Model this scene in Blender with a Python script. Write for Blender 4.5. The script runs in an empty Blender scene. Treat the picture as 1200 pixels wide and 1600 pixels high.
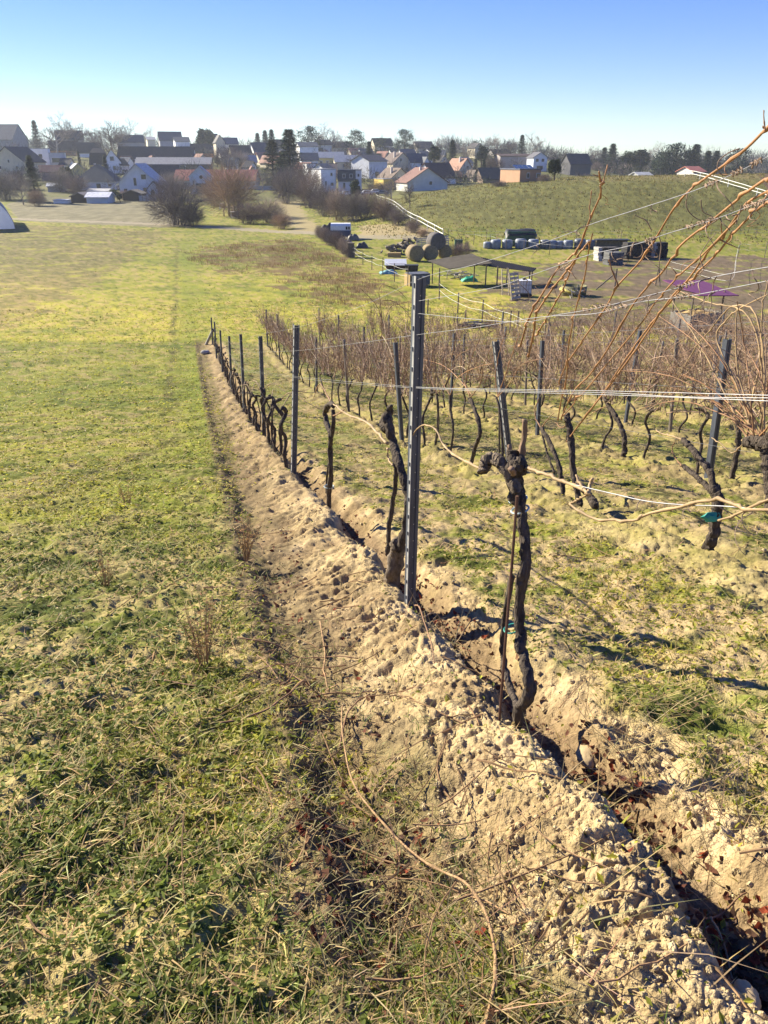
import bpy, math, random
import numpy as np
R = np.random.default_rng(7); random.seed(7)
sc = bpy.context.scene; COL = sc.collection
# ------------------------------------------------------------------ camera maths (photo 1200x1600 px, focal 1200 px)
HOR = 250.0
TH = math.atan((800 - HOR) / 1200); CT, ST = math.cos(TH), math.sin(TH)
CAM = np.array([0.0, 0.0, 1.6])
def ray(u, v):
    c = (800 - v) / 1200; return np.array([(u - 600) / 1200, CT + c * ST, -ST + c * CT])
def at(u, v, y):
    d = ray(u, v); return CAM + d * (y / d[1])
def lerp(a, b, t): return a + (b - a) * t
def sm(a, b, x):
    t = np.clip((x - a) / (b - a), 0, 1); return t * t * (3 - 2 * t)
def lin(r, g, b):
    f = lambda c: c / 12.92 if c <= 0.04045 else ((c + 0.055) / 1.055) ** 2.4
    return (f(r / 255), f(g / 255), f(b / 255))
# ------------------------------------------------------------------ noise
def hsh(ix, iy, s):
    h = (ix.astype(np.int64) * 374761393 + iy.astype(np.int64) * 668265263 + s * 1442695041) & 0xFFFFFFFF
    h = ((h ^ (h >> 13)) * 1274126177) & 0xFFFFFFFF
    h = ((h ^ (h >> 16)) * 2246822519) & 0xFFFFFFFF
    return (h ^ (h >> 15)) & 0xFFFFFFFF
GA = np.cos(np.arange(256) * 2 * math.pi / 256).astype(np.float32); GB = np.sin(np.arange(256) * 2 * math.pi / 256).astype(np.float32)
def noi(x, y, s=0):
    x = np.asarray(x, float); y = np.asarray(y, float)
    xi = np.floor(x); yi = np.floor(y); fx = (x - xi).astype(np.float32); fy = (y - yi).astype(np.float32)
    wx = fx * fx * fx * (fx * (fx * 6 - 15) + 10); wy = fy * fy * fy * (fy * (fy * 6 - 15) + 10)
    def g(a, b):
        h = hsh(xi + a, yi + b, s) & 255; return GA[h] * (fx - a) + GB[h] * (fy - b)
    p = g(0, 0); q = g(1, 0); r = g(0, 1); t = g(1, 1)
    p = p + (q - p) * wx; r = r + (t - r) * wx
    return (p + (r - p) * wy) * 1.5
def fbm(x, y, o=4, s=0):
    a = 1.0; t = 0; f = 1.0
    for k in range(o):
        t = t + a * noi(x * f, y * f, s + k * 17); a *= .5; f *= 2.03
    return t
def lumps(x, y, s=0):                                               # rounded clods: domes around jittered points
    xi = np.floor(x); yi = np.floor(y); best = np.zeros(x.shape, np.float32)
    for a in (-1, 0, 1):
        for b in (-1, 0, 1):
            h = hsh(xi + a, yi + b, s)
            px = xi + a + .15 + .7 * (h & 1023) / 1023; py = yi + b + .15 + .7 * ((h >> 10) & 1023) / 1023
            r = .28 + .42 * ((h >> 20) & 255) / 255
            q = 1 - ((x - px) ** 2 + (y - py) ** 2) / (r * r)
            best = np.maximum(best, np.sqrt(np.clip(q, 0, 1)) * r)
    return best
# ------------------------------------------------------------------ terrain
PY = [-1700, -200, -40, -10, -4, 0, 2.42, 3.91, 6.6, 9.02, 13.7, 18.6, 24, 29, 34, 39, 50, 70, 100, 135, 175, 215, 250, 300, 350, 400, 450, 500, 600, 800, 1200, 1700]
PZ = [7, 6, 4, 1.6, .72, 0, -.49, -.87, -1.50, -2.08, -3.2, -4.2, -5.2, -5.95, -6.5, -6.95, -7.7, -8.5, -9.1, -9.5, -9.8, -9.9, -9.4, -7.5, -4.8, -2.2, .2, 2.2, 5.4, 7.5, 8.5, 9]
_ty = np.concatenate([np.arange(-1700, -50, 10.), np.arange(-50, 60, .25), np.arange(60, 1700, 4.)])
_tz = np.interp(_ty, PY, PZ)
_sm = np.array([np.interp(t + np.linspace(-1, 1, 21) * (1.2 if abs(t) < 12 else 3 if abs(t) < 60 else 18), PY, PZ).mean() for t in _ty])
_sm = np.where(_ty > 1650, _tz, _sm)
RC, RS_ = 1 / math.hypot(1, .25), 2.55
def rowd(x, y): return (x - 1.14 + .25 * y) * RC
NROW = 12
def yend(k): return 39.5 - .22 * k
def hillh(x, y):
    A = np.interp(x, [-18, -5, 8, 25, 45, 85, 150, 400], [0, .8, 4.2, 6.6, 8.0, 8.6, 8.8, 8.8])
    g = sm(96, 176, y) * (1 - sm(185, 290, y) * .85)
    return A * g
def T(x, y):
    x = np.asarray(x, float); y = np.asarray(y, float)
    z = np.interp(y, _ty, _sm) + hillh(x, y)
    z = z + 3.5 * sm(-60, -260, x) * sm(300, 600, y) - 9.0 * sm(75, 150, x) * sm(260, 420, y)
    return z + .05 * noi(x * .25, y * .25, 3) * sm(2, 30, np.hypot(x, y))
BX = [-1.0, -.9, -.8, -.7, -.45, -.22, -.08, -.0, .07, .13, .2, .28, .36, .46, .7, .95]
B0 = [0, .0, -.07, -.085, .0, .10, .145, .12, -.02, -.13, -.16, -.09, .035, .06, .02, 0]
B1 = [0, 0, 0, .0, .03, .09, .13, .12, .07, -.02, -.06, -.02, .04, .06, .02, 0]
def rows(x, y):
    d = rowd(x, y); k = np.clip(np.round(d / RS_ + .1), 0, NROW - 1); dd = d - k * RS_
    on = sm(-6, -4, y) * (1 - sm(0, 1.2, y - (39.5 - .22 * k)))
    return d, k, dd, on
def micro(x, y, fine=True):
    """relief of the ploughed vine rows and the turf, soil share 0..1"""
    d, k, dd, on = rows(x, y)
    w = .07 * noi(y * .9, k * 7 + x * .2, 11) + .05 * noi(y * 2.7 + 3, k * 3, 12)
    p = np.where(k == 0, np.interp(dd + w, BX, B0), np.interp(dd + w, BX, B1) * .9)
    h = p * on * (.85 + .5 * noi(y * .8, k * 5., 13))
    e = .22 * fbm(x * 2.2, y * 2.2, 3, 21)
    lo = np.where(k == 0, lerp(-.46, -.80, sm(1.9, 4.4, y)) + .26 * sm(8, 16, y) + .10 * noi(y * .8, 3. + 0 * y, 22), -.50)
    soil = sm(lo - .12, lo + .12, dd + e * .8) * (1 - sm(.40, .62, dd + e)) * on
    return h, soil, d, k, dd, on
def detail(x, y, soil, r):
    near = 1 - sm(14, 40, r); rr_m = 1 + .5 * sm(6, 12, r)
    f = np.zeros(x.shape)
    m = (soil > .02) & (r < 42); X = x[m]; Y = y[m]
    wx = X + .03 * noi(X * 9, Y * 9, 31); wy = Y + .03 * noi(X * 9 + 5, Y * 9, 32)
    pa = np.clip(noi(X * 1.6, Y * 1.6, 42) * 1.6 + .45, 0, 1); pb = np.clip(noi(X * 2.3, Y * 2.3, 47) * 1.8 + .5, 0, 1)
    ab = lambda f, q: np.abs(noi(wx * f, wy * f, q)); ql = np.clip(noi(X * 1.1, Y * 1.1, 49) * 1.8 + .45, 0, 1)
    c = .050 * fbm(X * 2.1, Y * 2.1, 3, 45) + ql * (.036 * ab(5, 41) + .026 * ab(10.5, 43)) + .026 * ab(19, 44) * pb + .012 * lumps(wx * 9, wy * 9, 46) * pa * pa + .014 * fbm(X * 14, Y * 14, 2, 48) + (.016 * ab(38, 50) + .011 * lumps(wx * 40, wy * 40, 55)) * (1 - sm(5, 9, r[m])) - .02
    D_ = rowd(X, Y); fl = (np.abs(D_) < 1.2) * (1 - sm(-.55, -.32, D_)); tm = np.exp(-((D_ + .32) / .22) ** 2) * sm(2.6, 3.4, Y) * (1 - sm(8, 12, Y)) * (.4 + .6 * pb); c = c + tm * .016 * np.sin((Y * 1.05 - X * .35) * 52 + 3 * noi(X * 3, Y * 3, 57)); f[m] = (c * (1 - .3 * fl) * rr_m[m] - .03) * soil[m]
    g = (1 - soil)
    f += g * (.05 * noi(x * .7, y * .7, 58) * sm(8, 20, r) + .034 * noi(x * 1.7, y * 1.7, 51) + .030 * noi(x * 4.3, y * 4.3, 52) + .020 * noi(x * 11, y * 11, 53)) * (1 - .6 * sm(30, 90, r))
    m2 = r < 9
    f[m2] += g[m2] * .016 * lumps(x[m2] * 18, y[m2] * 18, 54)
    return f
def G(x, y):
    x = np.atleast_1d(np.asarray(x, float)); y = np.atleast_1d(np.asarray(y, float))
    h, soil, *_ = micro(x, y); return T(x, y) + h + detail(x, y, soil, np.hypot(x, y))
def hit(u, v, f=None):
    """where the ray through photo pixel u,v first meets the terrain"""
    d = ray(u, v); ys = np.concatenate([np.arange(.4, 60, .02), np.arange(60, 900, .5)]); x = d[0] / d[1] * ys; z = 1.6 + d[2] / d[1] * ys
    g = (G if f else T)(x, ys); i = np.argmax(z <= g)
    if not (z <= g).any(): i = len(ys) - 1
    return np.array([x[i], ys[i], g[i]])
def onrow(u, v, k=0, off=0.0):
    d = ray(u, v); a = d[0] / d[1]; y = (1.14 + (k * RS_ + off) / RC) / (a + .25); return CAM + d * (y / d[1])
def rowpt(k, y, off=0.): return np.array([1.14 - .25 * y + (k * RS_ + off) / RC, y])
def dep(p): return (p[1] * CT + (1.6 - p[2]) * ST)
# ------------------------------------------------------------------ mesh tools
class MB:
    def __init__(s): s.V = []; s.Q = []; s.T = []; s.C = []; s.n = 0; s.hc = False
    def add(s, v, q=None, t=None, c=None):
        v = np.asarray(v, np.float32).reshape(-1, 3); s.V.append(v)
        if q is not None and len(q): s.Q.append(np.asarray(q, np.int32).reshape(-1, 4) + s.n)
        if t is not None and len(t): s.T.append(np.asarray(t, np.int32).reshape(-1, 3) + s.n)
        if c is not None: s.hc = True; c = np.broadcast_to(np.asarray(c, np.float32), (len(v), 3))
        else: c = np.ones((len(v), 3), np.float32)
        s.C.append(c); s.n += len(v); return s
    def build(s, name, mat, parent=None, smooth=False):
        me = bpy.data.meshes.new(name); v = np.concatenate(s.V); me.vertices.add(len(v)); me.vertices.foreach_set('co', v.ravel())
        q = np.concatenate(s.Q) if s.Q else np.zeros((0, 4), np.int32); t = np.concatenate(s.T) if s.T else np.zeros((0, 3), np.int32)
        li = np.concatenate([q.ravel(), t.ravel()]); me.loops.add(len(li)); me.loops.foreach_set('vertex_index', li)
        me.polygons.add(len(q) + len(t)); st = np.concatenate([np.arange(len(q)) * 4, len(q) * 4 + np.arange(len(t)) * 3])
        me.polygons.foreach_set('loop_start', st.astype(np.int32))
        me.polygons.foreach_set('use_smooth', np.full(len(q) + len(t), bool(smooth)))
        if s.hc:
            a = me.color_attributes.new('Col', 'FLOAT_COLOR', 'POINT'); c = np.concatenate(s.C); a.data.foreach_set('color', np.concatenate([c, np.ones((len(c), 1), np.float32)], 1).ravel())
        me.update(calc_edges=True); me.validate()
        me.materials.append(mat); o = bpy.data.objects.new(name, me); COL.objects.link(o)
        if parent is not None: o.parent = parent
        return o
    def box(s, c, sz, rz=0.0, rx=0.0, ry=0.0, c3=None, taper=1.0):
        x, y, z = np.array(sz) / 2.0
        v = np.array([[-x, -y, -z], [x, -y, -z], [x, y, -z], [-x, y, -z], [-x * taper, -y * taper, z], [x * taper, -y * taper, z], [x * taper, y * taper, z], [-x * taper, y * taper, z]])
        v = v @ rot(rz, rx, ry).T + np.array(c)
        return s.add(v, [[0, 3, 2, 1], [4, 5, 6, 7], [0, 1, 5, 4], [1, 2, 6, 5], [2, 3, 7, 6], [3, 0, 4, 7]], c=c3)
    def tube(s, P, r, n=6, c=None):
        P = np.asarray(P, float)
        if P.ndim == 2: P = P[None]
        N, M, _ = P.shape; r = np.broadcast_to(np.asarray(r, float), (N, M))
        t = np.gradient(P, axis=1); t /= np.linalg.norm(t, axis=2, keepdims=True) + 1e-9
        m = np.abs(t.mean(1)); ref = np.where((m[:, 2] < .8 * np.linalg.norm(t.mean(1), axis=1))[:, None], [[0, 0, 1.]], [[1., .2, 0]])[:, None, :]
        a = np.cross(t, ref); a /= np.linalg.norm(a, axis=2, keepdims=True) + 1e-9; b = np.cross(t, a)
        an = np.arange(n) * 2 * math.pi / n
        V = P[:, :, None, :] + r[:, :, None, None] * (a[:, :, None, :] * np.cos(an)[None, None, :, None] + b[:, :, None, :] * np.sin(an)[None, None, :, None])
        i = np.arange(N)[:, None, None] * M * n; j = np.arange(M - 1)[None, :, None] * n; k = np.arange(n)[None, None, :]; k2 = (k + 1) % n
        q = np.stack([i + j + k, i + j + k2, i + j + n + k2, i + j + n + k], -1).reshape(-1, 4)
        base = np.arange(N)[:, None] * M * n
        if n == 4: cap = np.concatenate([base + np.array([3, 2, 1, 0]), base + (M - 1) * n + np.arange(4)]); q = np.concatenate([q, cap]); tt = None
        else:
            f = np.array([[0, i2 + 1, i2] for i2 in range(1, n - 1)]); g = f[:, ::-1] + (M - 1) * n
            tt = (base[:, :, None] + np.concatenate([f, g])[None]).reshape(-1, 3)
        if c is not None:
            c = np.asarray(c, float)
            if c.ndim == 2: c = np.broadcast_to(c[:, None, None, :], (N, M, n, 3)).reshape(-1, 3)
        return s.add(V, q, tt, c)
    def ball(s, c, r, seed=0, rough=.25, sub=1, sq=(1, 1, 1), c3=None):
        v, t = ICO[sub]; rr = np.random.default_rng(seed); d = v * (1 + rough * (rr.random(len(v))[:, None] - .5) * 2)
        return s.add(d * r * np.array(sq) + np.array(c), t=t, c=c3)
def rot(rz=0., rx=0., ry=0.):
    a, b = math.cos(rz), math.sin(rz); Z = np.array([[a, -b, 0], [b, a, 0], [0, 0, 1]])
    a, b = math.cos(rx), math.sin(rx); X = np.array([[1, 0, 0], [0, a, -b], [0, b, a]])
    a, b = math.cos(ry), math.sin(ry); Y = np.array([[a, 0, b], [0, 1, 0], [-b, 0, a]])
    return Z @ X @ Y
def ico(sub):
    p = (1 + 5 ** .5) / 2
    v = [(-1, p, 0), (1, p, 0), (-1, -p, 0), (1, -p, 0), (0, -1, p), (0, 1, p), (0, -1, -p), (0, 1, -p), (p, 0, -1), (p, 0, 1), (-p, 0, -1), (-p, 0, 1)]
    f = [(0, 11, 5), (0, 5, 1), (0, 1, 7), (0, 7, 10), (0, 10, 11), (1, 5, 9), (5, 11, 4), (11, 10, 2), (10, 7, 6), (7, 1, 8), (3, 9, 4), (3, 4, 2), (3, 2, 6), (3, 6, 8), (3, 8, 9), (4, 9, 5), (2, 4, 11), (6, 2, 10), (8, 6, 7), (9, 8, 1)]
    v = [np.array(q) / np.linalg.norm(q) for q in v]
    for _ in range(sub):
        d = {}; nf = []
        def mid(a, b):
            kk = (min(a, b), max(a, b))
            if kk not in d: m = v[a] + v[b]; v.append(m / np.linalg.norm(m)); d[kk] = len(v) - 1
            return d[kk]
        for a, b, c in f:
            x, y, z = mid(a, b), mid(b, c), mid(c, a); nf += [(a, x, z), (b, y, x), (c, z, y), (x, y, z)]
        f = nf
    return np.array(v), np.array(f)
ICO = [ico(0), ico(1), ico(2), ico(3)]
def tag(o, label, cat, group=None, kind=None):
    o['label'] = label; o['category'] = cat
    if group: o['group'] = group
    if kind: o['kind'] = kind
    return o
def empty(name, loc, label, cat, group=None, rz=0.):
    o = bpy.data.objects.new(name, None); o.empty_display_size = .2; COL.objects.link(o); o.location = [float(q) for q in loc]; o.rotation_euler = (0, 0, rz); return tag(o, label, cat, group)
def dup(o, loc, rz=0., scale=1., label=None, group=None, cat=None):
    c = o.copy(); COL.objects.link(c); c.location = [float(q) for q in loc]; c.rotation_euler = (0, 0, rz); c.scale = (scale,) * 3 if np.isscalar(scale) else scale
    if label: c['label'] = label
    if group: c['group'] = group
    if cat: c['category'] = cat
    for ch in list(o.children):
        d = ch.copy(); COL.objects.link(d); d.parent = c
        for g in list(ch.children):
            e = g.copy(); COL.objects.link(e); e.parent = d
    return c
ORD = ['first', 'second', 'third', 'fourth', 'fifth', 'sixth', 'seventh', 'eighth', 'ninth', 'tenth', 'eleventh', 'twelfth', 'thirteenth', 'fourteenth', 'fifteenth', 'sixteenth', 'seventeenth', 'eighteenth', 'nineteenth', 'twentieth'] + ['twenty-' + q for q in ['first', 'second', 'third', 'fourth', 'fifth', 'sixth', 'seventh', 'eighth', 'ninth']] + ['thirtieth'] + ['thirty-' + q for q in ['first', 'second', 'third', 'fourth', 'fifth', 'sixth', 'seventh', 'eighth', 'ninth']]
# ------------------------------------------------------------------ materials
def mat(name, col=(1, 1, 1), rough=.85, var=.25, scale=4., bump=0., bscale=None, attr=False, spec=.25, metal=0., trans=0., stretch=None, det=4.):
    m = bpy.data.materials.new(name); m.use_nodes = True; nt = m.node_tree; N = nt.nodes; L = nt.links; p = N['Principled BSDF']
    p.inputs['Roughness'].default_value = rough; p.inputs['Specular IOR Level'].default_value = spec; p.inputs['Metallic'].default_value = metal
    tc = N.new('ShaderNodeTexCoord'); vec = tc.outputs['Object']
    if stretch:
        mp = N.new('ShaderNodeMapping'); mp.inputs['Scale'].default_value = stretch; L.new(vec, mp.inputs['Vector']); vec = mp.outputs['Vector']
    nz = N.new('ShaderNodeTexNoise'); nz.inputs['Scale'].default_value = scale; nz.inputs['Detail'].default_value = det; nz.inputs['Roughness'].default_value = .6; L.new(vec, nz.inputs['Vector'])
    mr = N.new('ShaderNodeMapRange'); mr.inputs[1].default_value = .3; mr.inputs[2].default_value = .7; mr.inputs[3].default_value = 1 - var; mr.inputs[4].default_value = 1 + var; L.new(nz.outputs['Fac'], mr.inputs[0])
    mx = N.new('ShaderNodeVectorMath'); mx.operation = 'SCALE'; L.new(mr.outputs[0], mx.inputs['Scale'])
    mx.inputs[0].default_value = col
    out = mx.outputs[0]
    if attr:
        at_ = N.new('ShaderNodeAttribute'); at_.attribute_name = 'Col'; mu = N.new('ShaderNodeVectorMath'); mu.operation = 'MULTIPLY'; L.new(mx.outputs[0], mu.inputs[0]); L.new(at_.outputs['Color'], mu.inputs[1]); out = mu.outputs[0]
    L.new(out, p.inputs['Base Color'])
    if bump:
        n2 = N.new('ShaderNodeTexNoise'); n2.inputs['Scale'].default_value = bscale or scale * 4; n2.inputs['Detail'].default_value = 5; L.new(vec, n2.inputs['Vector'])
        b = N.new('ShaderNodeBump'); b.inputs['Strength'].default_value = bump; b.inputs['Distance'].default_value = .02; L.new(n2.outputs['Fac'], b.inputs['Height']); L.new(b.outputs['Normal'], p.inputs['Normal'])
    if trans:
        tr = N.new('ShaderNodeBsdfTranslucent'); L.new(out, tr.inputs['Color']); ms = N.new('ShaderNodeMixShader'); ms.inputs[0].default_value = trans
        L.new(p.outputs[0], ms.inputs[1]); L.new(tr.outputs[0], ms.inputs[2]); L.new(ms.outputs[0], N['Material Output'].inputs['Surface'])
    return m
M = {}
def mm(key, col, **k):
    if key not in M: M[key] = mat(key, col, **k)
    return M[key]
M_ground = mat('ground_soil_turf', (1, 1, 1), .95, .30, 38., .55, 140., attr=True, spec=.1, det=6)
M_grass = mat('grass_blades', (1, 1, 1), .6, .15, 3., attr=True, spec=.25, trans=.48)
M_clod = mat('soil_clods', (1, 1, 1), .95, .25, 30., .5, 120., attr=True, spec=.1)
M_leaf = mat('dry_leaf', (1, 1, 1), .8, .3, 40., attr=True, spec=.2, trans=.25)
M_bark = mat('vine_bark', (.075, .060, .048), .95, .55, 14., 1.0, 26., stretch=(3, 3, .7), spec=.15)
M_barkg = mat('vine_bark_grey', (.15, .12, .09), .95, .5, 16., .9, 40., stretch=(3, 3, .6), spec=.15)
M_cane = mat('cane_orange_brown', (.30, .155, .07), .6, .35, 9., .25, 60., spec=.35)
M_cane2 = mat('cane_brown', (.23, .13, .07), .7, .4, 6., spec=.25)
M_canet = mat('cane_tan', (.30, .208, .11), .65, .35, 10., .2, 60., spec=.3)
M_stub = mat('cut_wood', (.19, .125, .08), .8, .3, 20.)
M_sunedge = mat('sunlit_galvanised_edge', (.34, .34, .33), .5, .25, 20., spec=.4, metal=.2)  # galvanised flange with its sunlit brightness put into the colour
M_post = mat('post_dark_steel', (.085, .096, .122), .45, .35, 9., .2, 50., spec=.4, metal=.3, stretch=(1, 1, .25))
M_postw = mat('post_weathered', (.20, .17, .14), .9, .35, 8., .5, 40., stretch=(3, 3, .4))
M_wire = mat('galvanised_wire', (.26, .26, .27), .4, .2, 30., metal=.6, spec=.5)
M_tendril = mat('tendril', (.24, .17, .12), .8, .4, 20.)
M_tie = mat('green_tie', (.03, .25, .20), .5, .2, 10.)
# ------------------------------------------------------------------ ground colour
def poly_in(x, y, P):
    P = np.asarray(P); ins = np.zeros(x.shape, bool); n = len(P)
    for i in range(n):
        x1, y1 = P[i]; x2, y2 = P[i - 1]
        c = ((y1 > y) != (y2 > y)); ins ^= c & (x < (x2 - x1) * (y - y1) / (y2 - y1 + 1e-12) + x1)
    return ins
def wp(px): return [hit(u, v)[:2] for u, v in px]
Z = {}
Z['leftstrip'] = wp([(-400, 640), (0, 515), (120, 455), (200, 405), (262, 362), (120, 354), (-200, 346), (-700, 400)])
Z['farfield'] = wp([(30, 345), (260, 356), (300, 350), (262, 308), (60, 308), (10, 318)])
Z['weeds'] = wp([(290, 395), (360, 380), (470, 374), (520, 395), (560, 420), (600, 450), (640, 480), (600, 485), (500, 470), (430, 430), (330, 420)])
Z['padd'] = wp([(770, 470), (800, 440), (850, 412), (1000, 405), (1200, 400), (1500, 420), (1400, 560), (1000, 520), (820, 500)])
Z['track'] = wp([(-60, 339), (60, 345), (200, 350), (330, 357), (480, 366), (560, 374), (700, 376), (700, 371), (560, 368), (480, 361), (330, 353), (200, 347), (60, 342), (-60, 336)])
Z['straw'] = wp([(430, 310), (470, 312), (480, 340), (520, 368), (460, 362), (440, 340)])
Z['straw2'] = wp([(560, 352), (680, 358), (690, 372), (560, 368)])
Z['plough'] = wp([(1120, 272), (1200, 262), (1500, 258), (1500, 340), (1200, 305)])
TRK = np.array([[-300 * .0 - .36, 3.]] + [list(q) for q in wp([(262, 690), (266, 600), (270, 520), (274, 450), (276, 410), (278, 372)])] + [[-40., 170.]]); TRK[0] = [TRK[1, 0] + .3, 3.]
def colour(x, y, h, soil, k, dd, on, r):
    n1 = fbm(x * .35, y * .35, 4, 61); n2 = fbm(x * 1.7, y * 1.7, 4, 62); n3 = noi(x * 9, y * 9, 63); n4 = fbm(x * .07, y * .07, 3, 64)
    def C(c): return np.array(c)[None, :]
    def mix(a, b, t): t = np.clip(t, 0, 1)[:, None]; return a * (1 - t) + b * t
    green = C((.115, .140, .022)); yel = C((.255, .245, .036)); dry = C((.28, .215, .095)); dk = C((.050, .062, .016))
    c = mix(np.repeat(green, len(x), 0), yel, (.45 + .5 * n1 + .25 * n4) * (.35 + .65 * sm(3, 9, r)))
    c = mix(c, dry, sm(.15, .75, n2 + .25 * n4 + .15) * .75); c = mix(c, dk, sm(.2, .8, -n2 - .2 * n1) * .7)
    nearmix = 1 - sm(3, 8, r); c = mix(c, C((.36, .28, .125)), nearmix * sm(-.6, .2, n2 + n3 * .4) * .9)
    # wheel-track streaks and strips in the meadow
    def zone(name, soft=1.0): return poly_in(x + soft * noi(x * .4, y * .4, 71) * 2 * sm(20, 60, r), y + soft * 2.5 * noi(x * .4 + 9, y * .4, 72), Z[name]).astype(float)
    c = mix(c, C((.135, .105, .050)) * (1 + .5 * n2[:, None]), zone('leftstrip') * .62 * (1 - sm(.15, .7, n1)))
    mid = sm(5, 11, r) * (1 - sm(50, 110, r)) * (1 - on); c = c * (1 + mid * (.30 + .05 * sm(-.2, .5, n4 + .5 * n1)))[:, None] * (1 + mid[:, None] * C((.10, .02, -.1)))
    c = mix(c, C((.175, .155, .095)) * (1 + .35 * fbm(x * .5, y * .12, 3, 73)[:, None]), zone('farfield', .3) * .9)
    c = mix(c, C((.115, .070, .040)), zone('weeds', 2.) * sm(-.35, .3, n1) * .8)
    c = mix(c, C((.125, .092, .062)) * (1 + .3 * n2[:, None]), zone('padd', 2.) * sm(-.75, -.1, n1) * .95)
    c = mix(c, C((.30, .24, .13)), zone('straw') * .8); c = mix(c, C((.32, .25, .14)), zone('straw2', .5) * .8)
    hl = sm(.8, 2.5, hillh(x, y)) * sm(100, 112, y) * (1 - sm(250, 290, y))
    c = mix(c, C((.112, .110, .034)) * (1 + .45 * fbm(x * .9, y * .35, 3, 74)[:, None] + .18 * n4[:, None]), hl)
    c = mix(c, C((.20, .15, .07)), hl * sm(7.2, 8.4, hillh(x, y) + .5 * n1) * .6)
    c = mix(c, C((.12, .075, .050)), zone('plough', .3))
    vil = sm(236, 250, y) * (1 - hl); c = mix(c, C((.085, .085, .040)), vil * (.7 + .4 * n1))
    tl = np.abs(x - np.interp(y, TRK[:, 1], TRK[:, 0]) + .15 * noi(y * .3, 0 * y, 76)); tg = sm(5, 9, r) * (y < 118)
    c = mix(c, C((.13, .175, .020)), sm(.0, .9, x + .5 * n2 - np.interp(y, TRK[:, 1], TRK[:, 0])) * (1 - sm(1.2, 4.0, x + .8 * n1 - np.interp(y, TRK[:, 1], TRK[:, 0]))) * tg * .55 * sm(-.6, .3, n1 + .4 * n2)); c = mix(c, C((.07, .065, .022)), (1 - sm(.06, .3, tl)) * tg * sm(-.3, .3, noi(x * 2., y * .7, 77)) * .75)
    c = mix(c, C((.28, .24, .165)), zone('track', .12) * .85)
    # rows: clay soil
    sc1 = C((.41, .312, .165)); sc2 = C((.28, .205, .104)); sc3 = C((.49, .375, .215))
    s = mix(mix(np.repeat(sc1, len(x), 0), sc2, .5 + .9 * n2), sc3, sm(.1, .6, noi(x * 3.1, y * 3.1, 65)) * .7)
    s = s * (1 + .16 * n3[:, None])
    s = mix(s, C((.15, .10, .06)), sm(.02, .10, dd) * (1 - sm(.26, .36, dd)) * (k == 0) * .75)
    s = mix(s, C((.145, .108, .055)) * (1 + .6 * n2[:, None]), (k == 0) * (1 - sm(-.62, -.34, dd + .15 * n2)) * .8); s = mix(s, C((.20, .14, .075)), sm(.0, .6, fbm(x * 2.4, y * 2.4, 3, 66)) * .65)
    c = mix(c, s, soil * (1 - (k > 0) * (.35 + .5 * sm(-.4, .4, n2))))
    far_ = (k == 0) * sm(5, 12, r) * soil; c = mix(c, C((.165, .118, .062)) * (1 + .45 * n2[:, None]), far_ * (.35 + .35 * sm(-.3, .4, noi(x * 3, y * 3, 67))))
    litter = (k == 0) * on * sm(-1.02, -.9, dd) * (1 - sm(-.4, -.3, dd)) * (1 - soil); c = mix(c, C((.15, .105, .06)) * (1 + .4 * n3[:, None]), litter * .85)
    inter = on * (1 - soil) * (rowd(x, y) > .3)
    c = mix(c, C((.34, .255, .135)), inter * sm(-.4, .3, n2 + .3 * n3) * .85 * (1 - .6 * sm(7, 14, r)))
    c = mix(c, C((.10, .135, .03)), inter * sm(7, 16, r) * sm(-.5, .2, n1) * .6)
    vf = on * (rowd(x, y) > .5) * sm(5, 9, r); c = mix(c, C((.205, .150, .080)) * (1 + .5 * n3[:, None]) * (1 + .5 * n2[:, None]), vf * (.12 + .5 * sm(-.3, .5, fbm(x * 1.2, y * 1.2, 3, 68))))
    return np.clip(c, .012, .7)
# ------------------------------------------------------------------ ground sheet (one sheet, finer towards the viewpoint)
az = np.concatenate([np.arange(-180, -64, 4.5), np.arange(-62, -44, .25), np.arange(-44, 44, .125), np.arange(44, 62.1, .25), np.arange(64.5, 180.1, 4.45)]) * math.pi / 180; az[-1] = math.pi
rr = np.concatenate([[.02, .2, .4, .6], .75 * np.exp(np.arange(0, math.log(30 / .75), .0036)), 30 * np.exp(np.arange(.004, math.log(1600 / 30), .011)), [1600.]])
RRg, AZ = np.meshgrid(rr, az, indexing='ij'); gx = (RRg * np.sin(AZ)).ravel(); gy = (RRg * np.cos(AZ)).ravel(); gr = RRg.ravel()
h, soil, d_, k_, dd_, on_ = micro(gx, gy)
gz = T(gx, gy) + h + detail(gx, gy, soil, gr) * (1 - sm(150, 300, gr)) + .25 * fbm(gx * .6, gy * .25, 2, 81) * sm(1, 3, hillh(gx, gy)) * .5
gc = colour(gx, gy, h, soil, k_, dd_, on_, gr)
nr, na = RRg.shape; i = (np.arange(nr - 1)[:, None] * na + np.arange(na - 1)[None, :])
q = np.stack([i, i + 1, i + na + 1, i + na], -1).reshape(-1, 4)[:, ::-1]
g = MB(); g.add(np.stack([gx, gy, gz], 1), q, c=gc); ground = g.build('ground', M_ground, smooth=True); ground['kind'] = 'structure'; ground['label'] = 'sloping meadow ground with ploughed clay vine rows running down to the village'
del gx, gy, gz, gc, q, RRg, AZ
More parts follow.
